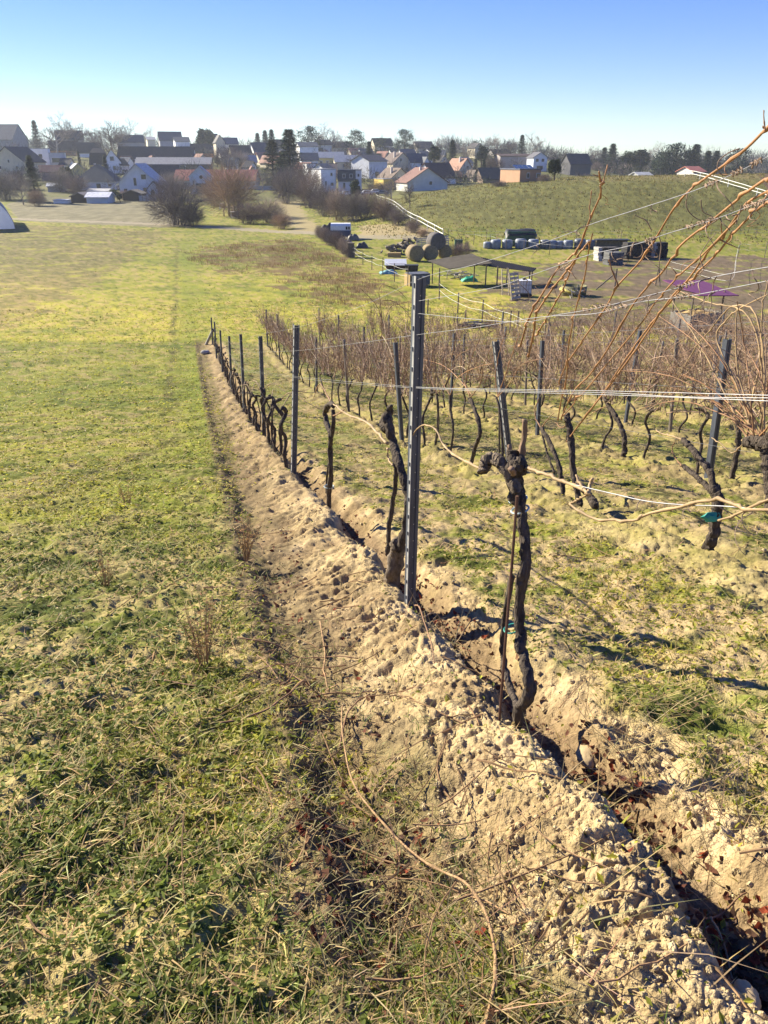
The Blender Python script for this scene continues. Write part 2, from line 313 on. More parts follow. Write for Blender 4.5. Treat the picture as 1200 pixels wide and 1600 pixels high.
# ------------------------------------------------------------------ grass, leaves, litter on the ground
def jit(c, n, v=.25): return np.clip(np.array(c)[None, :] * (1 + v * R.normal(size=(n, 1))) * (1 + .08 * R.normal(size=(n, 3))), .01, .8)
def polar(n, a=44, r0=.9, r1=60., pw=1.0):
    u = R.random(n) ** pw; r = r0 * np.exp(u * math.log(r1 / r0)); t = (R.random(n) * 2 - 1) * math.radians(a); return r * np.sin(t), r * np.cos(t), r
def blades(mb, x, y, z, L, w, lean, col, ph=None, curl=.5):
    n = len(x); ph = R.random(n) * 2 * math.pi if ph is None else ph
    d = np.stack([np.cos(ph), np.sin(ph), 0 * ph], 1); s = np.stack([-np.sin(ph), np.cos(ph), 0 * ph], 1)
    b = np.stack([x, y, z - .004], 1); up = np.array([[0, 0, 1.]])
    L = L[:, None]; w = w[:, None]; l1 = lean[:, None]; l2 = (lean + curl * R.random(n))[:, None]
    m = b + .5 * L * (np.cos(l1) * up + np.sin(l1) * d); t = m + .5 * L * (np.cos(l2) * up + np.sin(l2) * d)
    V = np.stack([b - s * w * .5, b + s * w * .5, m + s * w * .42, m - s * w * .42, t], 1); i = np.arange(n)[:, None] * 5
    mb.add(V, i + np.array([[0, 1, 2, 3]]), i + np.array([[3, 2, 4]]), np.repeat(col, 5, 0))
def leaves(mb, x, y, z, S, col, tilt=.9, asp=.55, lift=.012):
    n = len(x); ph = R.random(n) * 6.283; th = R.random(n) * tilt; be = R.random(n) * 6.283
    nz = np.stack([np.sin(th) * np.cos(be), np.sin(th) * np.sin(be), np.cos(th)], 1)
    a = np.stack([np.cos(ph), np.sin(ph), 0 * ph], 1); a -= nz * (a * nz).sum(1, keepdims=True); a /= np.linalg.norm(a, axis=1, keepdims=True); b = np.cross(nz, a)
    c = np.stack([x, y, z + lift * R.random(n) + .25 * S * np.sin(th)], 1); S = S[:, None]
    V = np.stack([c - a * S * .5, c + b * S * asp * .5 + nz * S * .12, c + a * S * .5, c - b * S * asp * .5 + nz * S * .12], 1); i = np.arange(n)[:, None] * 4
    mb.add(V, None, np.concatenate([i + np.array([[0, 1, 2]]), i + np.array([[0, 2, 3]])]), np.repeat(col, 4, 0))
def groundinfo(x, y):
    h, soil, d, k, dd, on = micro(x, y); r = np.hypot(x, y); return T(x, y) + h + detail(x, y, soil, r), soil, d, k, dd, on, r
mb = MB(); x, y, r = polar(860000, a=59, pw=1.08); z, soil, d, k, dd, on, r = groundinfo(x, y)
pn = fbm(x * .9, y * .9, 3, 91); pn2 = fbm(x * 2.6, y * 2.6, 3, 92); pl = fbm(x * .3, y * .3, 3, 93)
inter = (rowd(x, y) > .5) & (on > .5); bare = inter & (r < 14)
keep = (R.random(len(x)) > np.clip(soil * np.where((k > 0) | (r > 9), .8, 1.35), 0, .985)) & (R.random(len(x)) < np.clip(.85 + .8 * pn + .6 * pn2, .22, 1) * np.where(bare, .5, 1))
lb = (k == 0) & (dd > -1.02 + .12 * noi(y * 2, 0 * y, 78)) & (dd < -.35) & (r < 6); keep &= ~(lb & (R.random(len(x)) < .78))
def sel(m): return x[m], y[m], z[m], r[m]
kind = R.random(len(x)); green = np.array((.27, .275, .036)); lime = np.array((.47, .43, .055)); straw = np.array((.56, .43, .19)); dark = np.array((.14, .175, .032)); yell = np.array((.55, .43, .07))
yl = np.where(inter, .7, 1.) * np.clip(.46 + .8 * pl + .5 * pn + .45 * sm(4, 10, r) - .10 * (1 - sm(1.5, 5, r)) - .25 * sm(0, .5, noi(x * 1.1, y * 1.1, 98)), 0, 1)
# small rosette leaves
m = keep & (kind < .50); X, Y, Zz, r_ = sel(m); n = m.sum(); t = yl[m][:, None] * R.random((n, 1)) ** .8 * 1.2
c = lerp(dark, green, np.clip(t * 2, 0, 1)); c = lerp(c, lime, np.clip(t * 2 - 1, 0, 1)) * (1 + .25 * R.normal(size=(n, 1)))
c = np.where((R.random(n) < .10 + .15 * bare[m] + .30 * (inter[m] & (r_ > 6)))[:, None], straw * (.6 + .5 * R.random((n, 1))), c)
leaves(mb, X, Y, Zz, (.010 + .024 * R.random(n) ** 2) * (1 + .10 * r_), np.clip(c, .01, .6), .75, .5, .011)
# blades
m = keep & (kind >= .50) & (kind < .83); X, Y, Zz, r_ = sel(m); n = m.sum(); t = yl[m][:, None] * (.4 + .8 * R.random((n, 1)))
c = lerp(green, lime, np.clip(t * 1.6, 0, 1)); c = lerp(c, yell, np.clip(t * 1.7 - .75, 0, 1)) * (1 + .22 * R.normal(size=(n, 1)))
tall = np.clip(.5 + pn[m] + .5 * pn2[m], .2, 1.6)
blades(mb, X, Y, Zz, (.018 + .038 * R.random(n) ** 2.2) * tall * (1 + .04 * r_), (.0026 + .0030 * R.random(n) ** 2) * (1 + .20 * r_), .75 + .65 * R.random(n), np.clip(c, .01, .6), curl=.6)
# dead straw lying about
m = keep & (kind >= .83); X, Y, Zz, r_ = sel(m); n = m.sum()
blades(mb, X, Y, Zz + .006, (.03 + .09 * R.random(n) ** 2) * (1 + .012 * r_), (.0016 + .0016 * R.random(n)) * (1 + .2 * r_), 1.1 + .45 * R.random(n), jit(straw, n, .3), curl=.3)
o = mb.build('grass', M_grass); o['kind'] = 'stuff'; o['label'] = 'short green and yellow meadow grass with small weeds'; o['category'] = 'grass'
# longer grass: tufts near the ditch edge, on the berm foot and between the rows
mb = MB(); tx, ty, tr = polar(5200, 42, 1.0, 30.); tz, ts, td, tk, tdd, ton, _ = groundinfo(tx, ty); trow = (rowd(tx, ty) > 0)
edge = (tdd > -1.1) & (tdd < np.where(ty < 4, -.42, -.78)) & (tk == 0); pr = np.where(edge, .5, np.where(ts > .5, .03, np.where(trow, .12, .05))); keep = R.random(len(tx)) < pr
for q in np.where(keep)[0]:
    n = int(12 + 22 * R.random()); sp = .035 + .05 * R.random(); a = R.normal(size=n) * sp; b = R.normal(size=n) * sp
    cc = jit((.33, .27, .13), n, .3) if R.random() < (.8 if edge[q] else .45) else jit((.14, .19, .04), n, .3)
    blades(mb, tx[q] + a, ty[q] + b, np.full(n, tz[q]), (.03 + .06 * R.random(n) ** 1.5), (.0018 + .0016 * R.random(n)) * (1 + .15 * tr[q]), .5 + .9 * R.random(n), cc, curl=.7)
o = mb.build('grass', M_grass); o['kind'] = 'stuff'; o['label'] = 'tufts of longer dry and green grass along the ditch edge'; o['category'] = 'grass'
# long dry stalks hanging over the furrow on the right
mb = MB()
for cu, cv, n, sp in [(985, 1170, 60, .10), (1060, 1230, 70, .12), (1120, 1290, 90, .16), (1000, 1120, 50, .10), (880, 1520, 70, .14), (960, 1240, 30, .1), (640, 1350, 60, .16), (700, 1480, 60, .16), (830, 1290, 20, .1), (610, 1000, 30, .15), (600, 1080, 35, .2), (700, 1010, 22, .1), (930, 860, 40, .2), (1000, 800, 40, .25), (870, 1130, 40, .12)]:
    p = hit(cu, cv); a = p[0] + R.normal(size=n) * sp; b = p[1] + R.normal(size=n) * sp
    blades(mb, a, b, G(a, b) + .004, .10 + .26 * R.random(n) ** 1.5, .0022 + .002 * R.random(n), .7 + .75 * R.random(n), jit((.40, .31, .16), n, .25), curl=.35)
o = mb.build('dry_grass', M_grass); o['kind'] = 'stuff'; o['label'] = 'long bleached dry grass stalks lying over the furrow'; o['category'] = 'dry grass'
# clods
mb = MB(); v0, t0 = ICO[1]; v1, t1 = ICO[2]
x, y, r = polar(24000, 42, 1.0, 20.); z, soil, d, k, dd, on, r = groundinfo(x, y)
m = (soil > .6) & (R.random(len(x)) < np.where(k == 0, .8, .55)) & ~((dd > .03) & (dd < .3) & (k == 0) & (R.random(len(x)) < .6)); x, y, z, r, dd, k = (q[m] for q in (x, y, z, r, dd, k)); n = len(x)
S = (.0022 + .012 * R.random(n) ** 5) * (1 + .05 * r) + .012 * (R.random(n) < .004) * R.random(n)
for vv, tt, msk in ((v1, t1, (S * 1200 / r > 7)), (v0, t0, (S * 1200 / r <= 7))):
    I = np.where(msk)[0]; nn = len(I)
    if nn == 0: continue
    sc_ = .65 + .6 * R.random((nn, 1, 3)); off = R.random((nn, 1, 3)) * 50; P = vv[None] * 1.0
    a = P + off; wob = 1 + .42 * noi(a[..., 0] * 1.7 + a[..., 2] * .6, a[..., 1] * 1.7 - a[..., 2] * .9, 5)[..., None] + .16 * noi(a[..., 0] * 4 + a[..., 2] * 2, a[..., 1] * 4 + a[..., 2], 6)[..., None]
    V = P * wob * sc_ * S[I][:, None, None]; V[..., 2] *= .8; V = V + np.stack([x[I], y[I], z[I] + S[I] * .25], 1)[:, None, :]
    cb = np.array((.41, .322, .178))[None] * (.78 + .4 * R.random((nn, 1)))
    mb.add(V, t=(tt[None] + (np.arange(nn) * len(vv))[:, None, None]), c=np.repeat(cb, len(vv), 0))
o = mb.build('soil_clods', M_clod); o['kind'] = 'stuff'; o['label'] = 'loose crumbly clods of tan clay along the ploughed berms'; o['category'] = 'soil clods'
# fallen leaves in furrow, ditch and grass
mb = MB(); x, y, r = polar(60000, 42, 1.0, 26.); z, soil, d, k, dd, on, r = groundinfo(x, y)
pr = np.where((k == 0) & (dd > .05) & (dd < .34), .85, np.where((k == 0) & (dd > -.98) & (dd < -.45), .16, np.where(soil > .5, .004, .005))) * np.clip(.6 + 1.5 * noi(x * 2, y * 2, 95), .1, 2)
pr = np.where((dd > .04) & (dd < .25) & (k > 0), .08, pr)
m = R.random(len(x)) < pr; x, y, z, r = (q[m] for q in (x, y, z, r)); n = len(x)
ph = R.random(n) * 6.283; th = .25 + .7 * R.random(n); S = .014 + .028 * R.random(n); cur = .25 + .5 * R.random(n)
gxy = np.array([[-1, -.2], [-.4, .75], [.35, .6], [1, 0], [.35, -.65], [-.4, -.8], [0, 0]])
be = R.random(n) * 6.283; nz = np.stack([np.sin(th) * np.cos(be), np.sin(th) * np.sin(be), np.cos(th)], 1); a = np.stack([np.cos(ph), np.sin(ph), 0 * ph], 1); a -= nz * (a * nz).sum(1, keepdims=True); a /= np.linalg.norm(a, axis=1, keepdims=True); b = np.cross(nz, a)
jx = gxy[None] * (1 + .3 * R.normal(size=(n, 7, 2))); V = np.stack([x, y, z + .012], 1)[:, None] + (a[:, None] * jx[..., :1] + b[:, None] * jx[..., 1:] * .8 + nz[:, None] * (cur[:, None, None] * (jx ** 2).sum(2, keepdims=True) * .6)) * S[:, None, None] * .5
pal = np.array([(.085, .030, .018), (.12, .05, .028), (.07, .035, .022), (.17, .095, .05), (.17, .035, .014), (.12, .075, .048)])[R.integers(0, 6, n)] * (.7 + .6 * R.random((n, 1)))
mb.add(V, t=(np.array([[0, 6, 1], [1, 6, 2], [2, 6, 3], [3, 6, 4], [4, 6, 5], [5, 6, 0]])[None] + (np.arange(n) * 7)[:, None, None]), c=np.repeat(pal, 7, 0))
o = mb.build('dry_leaves', M_leaf); o['kind'] = 'stuff'; o['label'] = 'reddish brown fallen vine leaves collected in the furrow'; o['category'] = 'dry leaves'
# small prunings and twigs
mb = MB()
x, y, r = polar(1500, 40, 1.3, 22.); z, soil, d, k, dd, on, r = groundinfo(x, y)
m = ((k == 0) & (dd > -1.1) & (dd < -.15) & (R.random(len(x)) < .42)) | (R.random(len(x)) < .07)
for X, Y in zip(x[m], y[m]):
    L = .12 + .4 * R.random() ** 2; a = R.random() * 6.283; t = np.linspace(-.5, .5, 7); cv = R.normal() * .25
    px = X + L * t * math.cos(a + cv * .0) - L * cv * t * t * math.sin(a); py = Y + L * t * math.sin(a) + L * cv * t * t * math.cos(a)
    P = np.stack([px, py, G(px, py)], 1); P[:, 2] = .5 * P[:, 2] + .5 * P[:, 2].max() + .003
    mb.tube(P, np.linspace(.0034, .0018, 7) * (.7 + .6 * R.random()), 5, c=np.array((.30, .19, .10)) * (.5 + .9 * R.random()))
o = mb.build('twig_litter', M_leaf); o['kind'] = 'stuff'; o['label'] = 'small vine prunings scattered along the ditch and berm'; o['category'] = 'twigs'
M_lie = mat('weathered_cane', (.30, .19, .095), .75, .45, 25., .4, 60., spec=.2)
def lying(px, r, lab, name='vine_pruning', m=None, lift=.003, n=40):
    P = np.array([hit(u, v) for u, v in px]); t = np.linspace(0, len(P) - 1, n); X = np.interp(t, np.arange(len(P)), P[:, 0]); Y = np.interp(t, np.arange(len(P)), P[:, 1])
    ker = np.ones(5) / 5; X[2:-2] = np.convolve(X, ker, 'valid'); Y[2:-2] = np.convolve(Y, ker, 'valid'); g = G(X, Y)
    zz = np.array([g[max(0, i - 5):i + 6].max() for i in range(n)]); zz[3:-3] = np.convolve(zz, np.ones(7) / 7, 'valid')
    mb = MB(); c = np.stack([X, Y, zz + lift + r], 1); o_ = c.mean(0); rad = np.linspace(r, r * .6, n); rad[::6] *= 1.4
    mb.tube(c - o_, rad, 8); o = mb.build(name, m or M_lie, smooth=True); o.location = o_; tag(o, lab, 'pruned cane'); return o
lying([(752, 1625), (768, 1570), (776, 1530), (770, 1470), (745, 1420), (715, 1388), (680, 1362), (640, 1330), (605, 1298), (575, 1260), (550, 1225), (540, 1180), (532, 1130), (535, 1105)], .0048, 'long bent tan cane lying on the ground up to the bottom edge')
lying([(345, 1140), (380, 1136), (420, 1122), (455, 1098), (478, 1075), (484, 1062)], .0045, 'curved brown pruning in the grass beside the ditch, bending upward at its right end', m=M_cane2)
lying([(372, 1004), (440, 1010), (500, 1012), (560, 1020)], .004, 'straight dark twig lying across the ditch above the curved pruning', m=M_cane2)
lying([(480, 1076), (530, 1074), (585, 1074)], .004, 'short dark twig lying level on the foot of the clay berm', m=M_cane2)
lying([(318, 923), (360, 924), (405, 930)], .004, 'thin dark twig in the grass left of the bleached ditch-edge tuft', m=M_cane2)
lying([(258, 1068), (300, 1074), (345, 1078), (375, 1072)], .004, 'thin brown twig in the grass just below the tall dry weed', m=M_cane2)
lying([(500, 975), (508, 1010), (504, 1035), (512, 1070)], .0045, 'pale crooked cane lying lengthwise in the ditch')
lying([(530, 1150), (540, 1110), (560, 1085), (578, 1078)], .0045, 'brown curved pruning on the berm foot above the long tan cane', m=M_cane2)
lying([(1085, 1400), (1120, 1392), (1170, 1384)], .004, 'reddish straight twig bridging the furrow at the right edge', m=M_cane2)
lying([(1120, 1398), (1140, 1440), (1165, 1485), (1172, 1490)], .0035, 'pale straw-coloured stalk leaning into the shaded furrow at the right edge', m=M_canet)
lying([(648, 985), (662, 1020), (672, 1040), (678, 1062)], .004, 'dark bent twig on the clay ridge below the tall steel post', m=M_cane2, lift=.03)
lying([(655, 1010), (690, 995), (720, 982), (745, 975)], .0035, 'slim tan twig spanning the furrow right of the tall steel post', m=M_canet, lift=.03)
# stones
for u, v, s, lab in [(1165, 1565, .034, 'pale rounded stone in the clay at the bottom right corner'), (915, 1192, .05, 'flat tan stone lying in the leafy furrow below the front vine')]:
    p = hit(u, v, 1); b = MB(); b.ball((0, 0, .01), s, 5, .12, 2, (.8, 1.2, .6)); o = b.build('stone', mm('stone', (.40, .30, .17), rough=.95, var=.2, bump=.5), smooth=True); o.location = p; tag(o, lab, 'stone')
# tall dry weeds standing in the meadow
def weed(u, v, hh, lab, n=26):
    p = hit(u, v); e = empty('dry_weed', p, lab, 'dry weed', 'dry weeds in the meadow'); a = MB(); f = MB()
    for i in range(n):
        t = np.linspace(0, 1, 6); an = R.random() * 6.283; le = .05 + .42 * R.random(); L = hh * (.55 + .5 * R.random())
        P = np.stack([math.cos(an) * (.02 + le * L * t ** 1.4) , math.sin(an) * (.02 + le * L * t ** 1.4), L * t - .01], 1); a.tube(P, np.linspace(.0022, .001, 6), 4)
        for j in range(16):
            q = P[2 + j % 4] + R.normal(size=3) * .012; leaves(f, q[:1], q[1:2], q[2:3], np.array([.012 + .014 * R.random()]), jit((.36, .24, .11), 1, .3), 1.5, .35, .0)
    a.build('stem', mm('weed_stem', (.30, .20, .10)), e); f.build('foliage', M_leaf, e)
weed(318, 1035, .36, 'tall tawny dry weed standing in the grass, largest of the dry weeds'); weed(385, 872, .34, 'dry weed at the ditch edge beside the berm'); weed(200, 790, .34, 'sparse dry weed farthest up the meadow', 14); weed(165, 915, .26, 'low dry weed with green tufts around it, left of the tawny one', 14)
# brown dead weeds filling the fallow patch
mb = MB(); pz = np.array(Z['weeds']); n = 20000
x = R.uniform(pz[:, 0].min() - 2, pz[:, 0].max() + 2, n); y = R.uniform(pz[:, 1].min() - 3, pz[:, 1].max() + 3, n)
m = poly_in(x + 3 * noi(x * .3, y * .3, 5), y + 5 * noi(x * .3, y * .2, 6), Z['weeds']) & (fbm(x * .16, y * .09, 3, 97) + .3 * R.normal(size=len(x)) > -.1) & (y > yend(2) + 1.5); x = x[m]; y = y[m]; n = len(x)
for s in range(4): blades(mb, x + R.normal(size=n) * .15, y + R.normal(size=n) * .15, T(x, y) - .05, .18 + .42 * R.random(n), .012 + .014 * R.random(n), .1 + .6 * R.random(n), jit((.19, .115, .060), n, .3), curl=.6)
o = mb.build('dead_weeds', M_leaf); o['kind'] = 'stuff'; o['label'] = 'reddish brown dead weeds in the fallow patch beyond the vine rows'; o['category'] = 'dead weeds'
# tussocks on the hill and far meadow
mb = MB(); n = 60000; x = R.uniform(-14, 110, n); y = R.uniform(98, 200, n); m = (hillh(x, y) > .5) & (R.random(n) < .25 + .6 * sm(-.3, .5, noi(x * .5, y * .5, 33))); x = x[m]; y = y[m]; n = len(x)
blades(mb, x, y, T(x, y) - .05, .15 + .30 * R.random(n), .10 + .12 * R.random(n), .1 + .6 * R.random(n), jit((.165, .145, .052), n, .16), curl=.6)
x, y, r = polar(190000, 36, 16., 150.); m = (y < 140) & (rows(x, y)[3] < .4) & (R.random(len(x)) < .25 + .6 * sm(-.3, .5, noi(x * .4, y * .4, 34))) & ~poly_in(x, y, Z['padd']) & ~poly_in(x, y, Z['track']) & (hillh(x, y) < .6); x = x[m]; y = y[m]; n = len(x); r = r[m]
tc = R.random((n, 1)); blades(mb, x, y, T(x, y) - .03, .05 + .09 * R.random(n) ** 1.5, .0009 * r * (.5 + R.random(n)), .3 + .9 * R.random(n), np.clip(np.where(tc < .5, np.array((.24, .25, .04)), np.where(tc < .8, np.array((.34, .28, .085)), np.array((.10, .13, .025)))) * (1 + .2 * R.normal(size=(n, 1))), .01, .6), curl=.7)
o = mb.build('grass', M_grass); o['kind'] = 'stuff'; o['label'] = 'coarse grass tussocks on the far meadow and the round hill'; o['category'] = 'grass'
# ------------------------------------------------------------------ the vineyard
def spline(P, n=24):
    P = np.asarray(P, float); t = np.linspace(0, len(P) - 1, n); i = np.clip(t.astype(int), 0, len(P) - 2); f = (t - i)[:, None]
    p0 = P[np.clip(i - 1, 0, None)]; p1 = P[i]; p2 = P[i + 1]; p3 = P[np.clip(i + 2, None, len(P) - 1)]
    return .5 * (2 * p1 + (p2 - p0) * f + (2 * p0 - 5 * p1 + 4 * p2 - p3) * f ** 2 + (3 * p1 - p0 - 3 * p2 + p3) * f ** 3)
def limb(mb, P, r0, r1, n=28, sides=9, knob=.22, seed=0):
    rg = np.random.default_rng(seed + 100); nf = n * 3; S = spline(spline(P, n) + rg.normal(size=(n, 3)) * r0 * .12, nf); r = np.interp(np.linspace(0, 1, nf), np.linspace(0, 1, n), np.linspace(r0, r1, n) * (1 + knob * .9 * noi(np.arange(n) * .37 + seed * 1.7, np.arange(n) * 0., seed))); sd2 = sides + 5
    mb.tube(S, r, sd2); V = mb.V[-1].reshape(nf, sd2, 3); an = np.arange(sd2); I, A_ = np.meshgrid(np.arange(nf), an, indexing='ij'); k_n = .55 * np.abs(noi(I * .05 + seed, A_ * .8 + I * .03, seed)) + .22 * noi(I * .13, A_ * 1.1 + 5, seed + 1) + .07 * rg.normal(size=I.shape) - .1
    k_n[:, -1] = k_n[:, 0]; mb.V[-1] = (V + (V - S[:, None]) * k_n[..., None]).reshape(-1, 3).astype(np.float32)
CR = np.random.default_rng(99)
def cane(mb, P, r0, r1, n=30, nodes=True, sides=7):
    S = spline(P, n); r = np.linspace(r0, r1, n) * .78
    if nodes: r[::4] *= 1.45; S[::4] = S[::4] + CR.normal(size=S[::4].shape) * r0 * .45
    mb.tube(S, r, sides)
def curl(mb, p, s, r=.0013, seed=0):
    rg = np.random.default_rng(seed); t = np.linspace(0, 1, 16); a0 = rg.random() * 6.28; w = (1.2 + 2.2 * rg.random()) * 6.28 * .5
    d = np.array([rg.normal() * .6, rg.normal() * .6, -.3 - rg.random() * .7]); P = np.array(p)[None] + d[None] * s * t[:, None] + np.stack([np.cos(a0 + w * t) - math.cos(a0), np.sin(a0 + w * t) - math.sin(a0), .5 * np.sin(w * t)], 1) * s * .28 * t[:, None]
    mb.tube(P, np.linspace(r * 1.4, r * .6, 16), 4)
def wrap(mb, a, b, seed=0, turns=6, rad=.006, r=.0016):
    rg = np.random.default_rng(seed); t = np.linspace(0, 1, turns * 8); P = np.array(a)[None] * (1 - t[:, None]) + np.array(b)[None] * t[:, None]; w = 2 * math.pi * turns * t
    P = P + np.stack([0 * t, np.cos(w), np.sin(w)], 1) * (rad * (.6 + .8 * rg.random(len(t))))[:, None]; mb.tube(P, r, 4)
def vine_at(px, rowk, lab, base, group='pruned vines of the first row'):
    b = onrow(*base, rowk); e = empty('grapevine', b, lab, 'grapevine', group)
    return e, b
def loc(P, b): return np.array(P) - b
# ---- first vine of the first row
e, b = vine_at(None, 0, 'front pruned grapevine with black double trunk, tied with green and pale bands', (811, 1135))
o_ = lambda *uv: loc([onrow(u, v, 0, dd) for u, v, dd in uv], b)
m = MB(); limb(m, o_((806, 1150, 0), (812, 1110, 0), (828, 1080, .0), (819, 1030, .0), (811, 985, .0), (813, 930, 0), (821, 880, 0), (817, 820, 0), (813, 775, 0), (804, 735, 0)), .021, .017, 40, 10, .22, 1)
limb(m, o_((812, 1115, .02), (797, 1075, .04), (787, 1035, .05), (786, 1000, .05), (790, 960, .04), (800, 900, .02)), .014, .010, 26, 8, .2, 2)
limb(m, o_((812, 780, 0), (802, 750, -.02), (803, 728, -.03), (800, 706, -.03)), .027, .018, 16, 9, .3, 3)
limb(m, o_((803, 735, -.02), (812, 728, -.02), (806, 718, -.02)), .026, .022, 10, 9, .3, 4)
m.build('trunk', M_bark, e, True)
m = MB(); limb(m, o_((808, 770, -.02), (795, 738, -.04), (782, 722, -.06), (768, 716, -.08), (757, 724, -.1), (754, 738, -.11)), .021, .020, 22, 9, .14, 5); m.build('old_arm', M_barkg, e, True)
m = MB(); limb(m, o_((813, 735, 0), (817, 700, .0), (821, 655, .0)), .011, .009, 12, 8, .08, 6); limb(m, o_((798, 716, 0), (796, 695, 0)), .009, .007, 6, 7, .1, 7); limb(m, o_((808, 716, 0), (816, 695, .0)), .009, .006, 6, 7, .1, 8); limb(m, o_((803, 740, -.05), (798, 732, -.08)), .010, .010, 6, 7, .1, 9); m.build('spur', M_stub, e, True)
m = MB(); cane(m, o_((810, 733, 0), (828, 733, .0), (850, 740, .0), (872, 750, 0), (893, 757, 0), (912, 766, 0), (921, 772, 0)), .0075, .006); cane(m, o_((921, 771, 0), (905, 780, 0), (890, 788, 0)), .004, .003); m.build('cane', M_canet, e, True)
m = MB(); cane(m, o_((890, 787, 0), (905, 799, .0), (934, 812, .0), (960, 812, 0), (992, 813, 0), (1015, 802, 0), (1060, 793, 0), (1090, 784, 0), (1130, 783, 0), (1155, 792, 0), (1165, 796, 0), (1210, 797, 0), (1260, 800, 0)), .0052, .0046, 44); cane(m, o_((1165, 796, 0), (1190, 785, 0), (1215, 776, 0)), .0042, .0036, 10); cane(m, o_((1165, 797, 0), (1140, 808, .0), (1122, 813, 0)), .0036, .003, 10); m.build('cane', M_canet, e, True)
m = MB(); cane(m, o_((912, 766, 0), (905, 752, 0), (900, 742, 0)), .006, .004, 8); cane(m, o_((920, 772, 0), (922, 755, .02), (926, 748, .02)), .008, .006, 8); m.build('spur', M_canet, e, True)
m = MB(); cane(m, o_((757, 735, -.1), (735, 725, -.1), (712, 712, -.05), (697, 700, 0), (690, 690, 0), (684, 676, 0), (675, 667, 0), (662, 664, 0), (650, 672, 0), (640, 690, -.02)), .0065, .004, 34); m.build('cane', M_canet, e, True)
for a_, b_, rr_, mt in [((789, 980), (812, 984), .003, M_tie), ((796, 782), (824, 778), .004, mm('pale_band', (.35, .42, .42), var=.2)), ((800, 800), (826, 792), .004, mm('pale_band', (.35, .42, .42), var=.2))]:
    m = MB(); c0 = (np.array(o_((a_[0], a_[1], 0))[0]) + np.array(o_((b_[0], b_[1], 0))[0])) / 2; w_ = .031; t = np.linspace(0, 6.5, 20)
    m.tube(np.stack([c0[0] + w_ * np.cos(t), c0[1] + .031 * np.sin(t), c0[2] + .010 * np.cos(t)], 1), rr_, 5); m.build('tie', mt, e)
m = MB(); m.tube(np.array([onrow(778, 1150, 0, -.05), onrow(783, 1090, 0, -.05), onrow(790, 1000, 0, -.05), onrow(800, 880, 0, -.04), onrow(808, 775, 0, -.04)]) - b, .0055, 7); o = m.build('vine_stake', mm('rusty_rod', (.13, .07, .045), rough=.8, var=.3)); o.location = b; tag(o, 'thin rusty rod staking the front grapevine on its left side', 'stake')
# ---- second vine, half behind the tall post
e, b = vine_at(None, 0, 'pruned grapevine leaning behind the tall steel post, with a thick cut stump foot', (613, 930)); o_ = lambda *uv: loc([onrow(u, v, 0, dd) for u, v, dd in uv], b)
m = MB(); limb(m, o_((610, 940, 0), (613, 905, 0), (619, 870, 0), (624, 850, 0)), .042, .046, 14, 10, .15, 11); m.build('stump', M_barkg, e, True)
m = MB(); limb(m, o_((626, 860, 0), (638, 800, .02), (634, 760, .02), (624, 725, 0), (614, 690, 0), (606, 660, -.02), (604, 648, -.02)), .022, .026, 30, 9, .25, 12); limb(m, o_((606, 868, -.02), (608, 820, -.02), (616, 770, 0), (619, 730, 0), (612, 700, 0)), .014, .014, 20, 8, .2, 13); limb(m, o_((606, 672, 0), (600, 660, 0), (606, 648, 0), (611, 634, 0)), .034, .012, 14, 9, .35, 14); m.build('trunk', M_bark, e, True)
m = MB(); cane(m, o_((604, 693, 0), (592, 680, 0), (578, 664, 0), (563, 655, 0), (548, 650, 0), (535, 643, 0), (524, 634, 0), (515, 628, 0)), .011, .007, 30); m.build('cane', M_canet, e, True)
m = MB(); cane(m, o_((606, 700, 0), (606, 715, 0), (609, 722, 0), (614, 726, 0)), .009, .006, 10); m.build('spur', M_canet, e, True)
# ---- third
e, b = vine_at(None, 0, 'pruned grapevine with a looped hollow head, between the tall steel post and the next post', (514, 803)); o_ = lambda *uv: loc([onrow(u, v, 0, dd) for u, v, dd in uv], b)
m = MB(); limb(m, o_((513, 815, 0), (514, 770, 0), (517, 735, 0), (516, 700, 0), (517, 680, 0), (510, 660, 0), (508, 643, 0), (514, 632, 0), (521, 634, 0)), .020, .022, 30, 9, .25, 21); limb(m, o_((510, 770, .0), (511, 740, .0), (516, 715, 0)), .010, .010, 12, 8, .2, 22); limb(m, o_((519, 682, 0), (521, 660, 0), (520, 640, 0)), .016, .015, 10, 8, .2, 23); m.build('trunk', M_bark, e, True)
m = MB(); cane(m, o_((519, 632, 0), (512, 620, 0), (506, 608, 0), (499, 600, 0), (490, 622, 0)), .008, .004, 20); cane(m, o_((520, 650, 0), (530, 646, 0), (538, 640, 0)), .008, .005, 8); m.build('cane', M_cane2, e, True)
m = MB(); t = np.linspace(0, 6.5, 18); c0 = o_((514, 760, 0))[0]; m.tube(np.stack([c0[0] + .045 * np.cos(t), c0[1] + .045 * np.sin(t), c0[2] + 0 * t], 1), .006, 5); m.build('tie', mm('pale_band', (.35, .42, .42)), e)
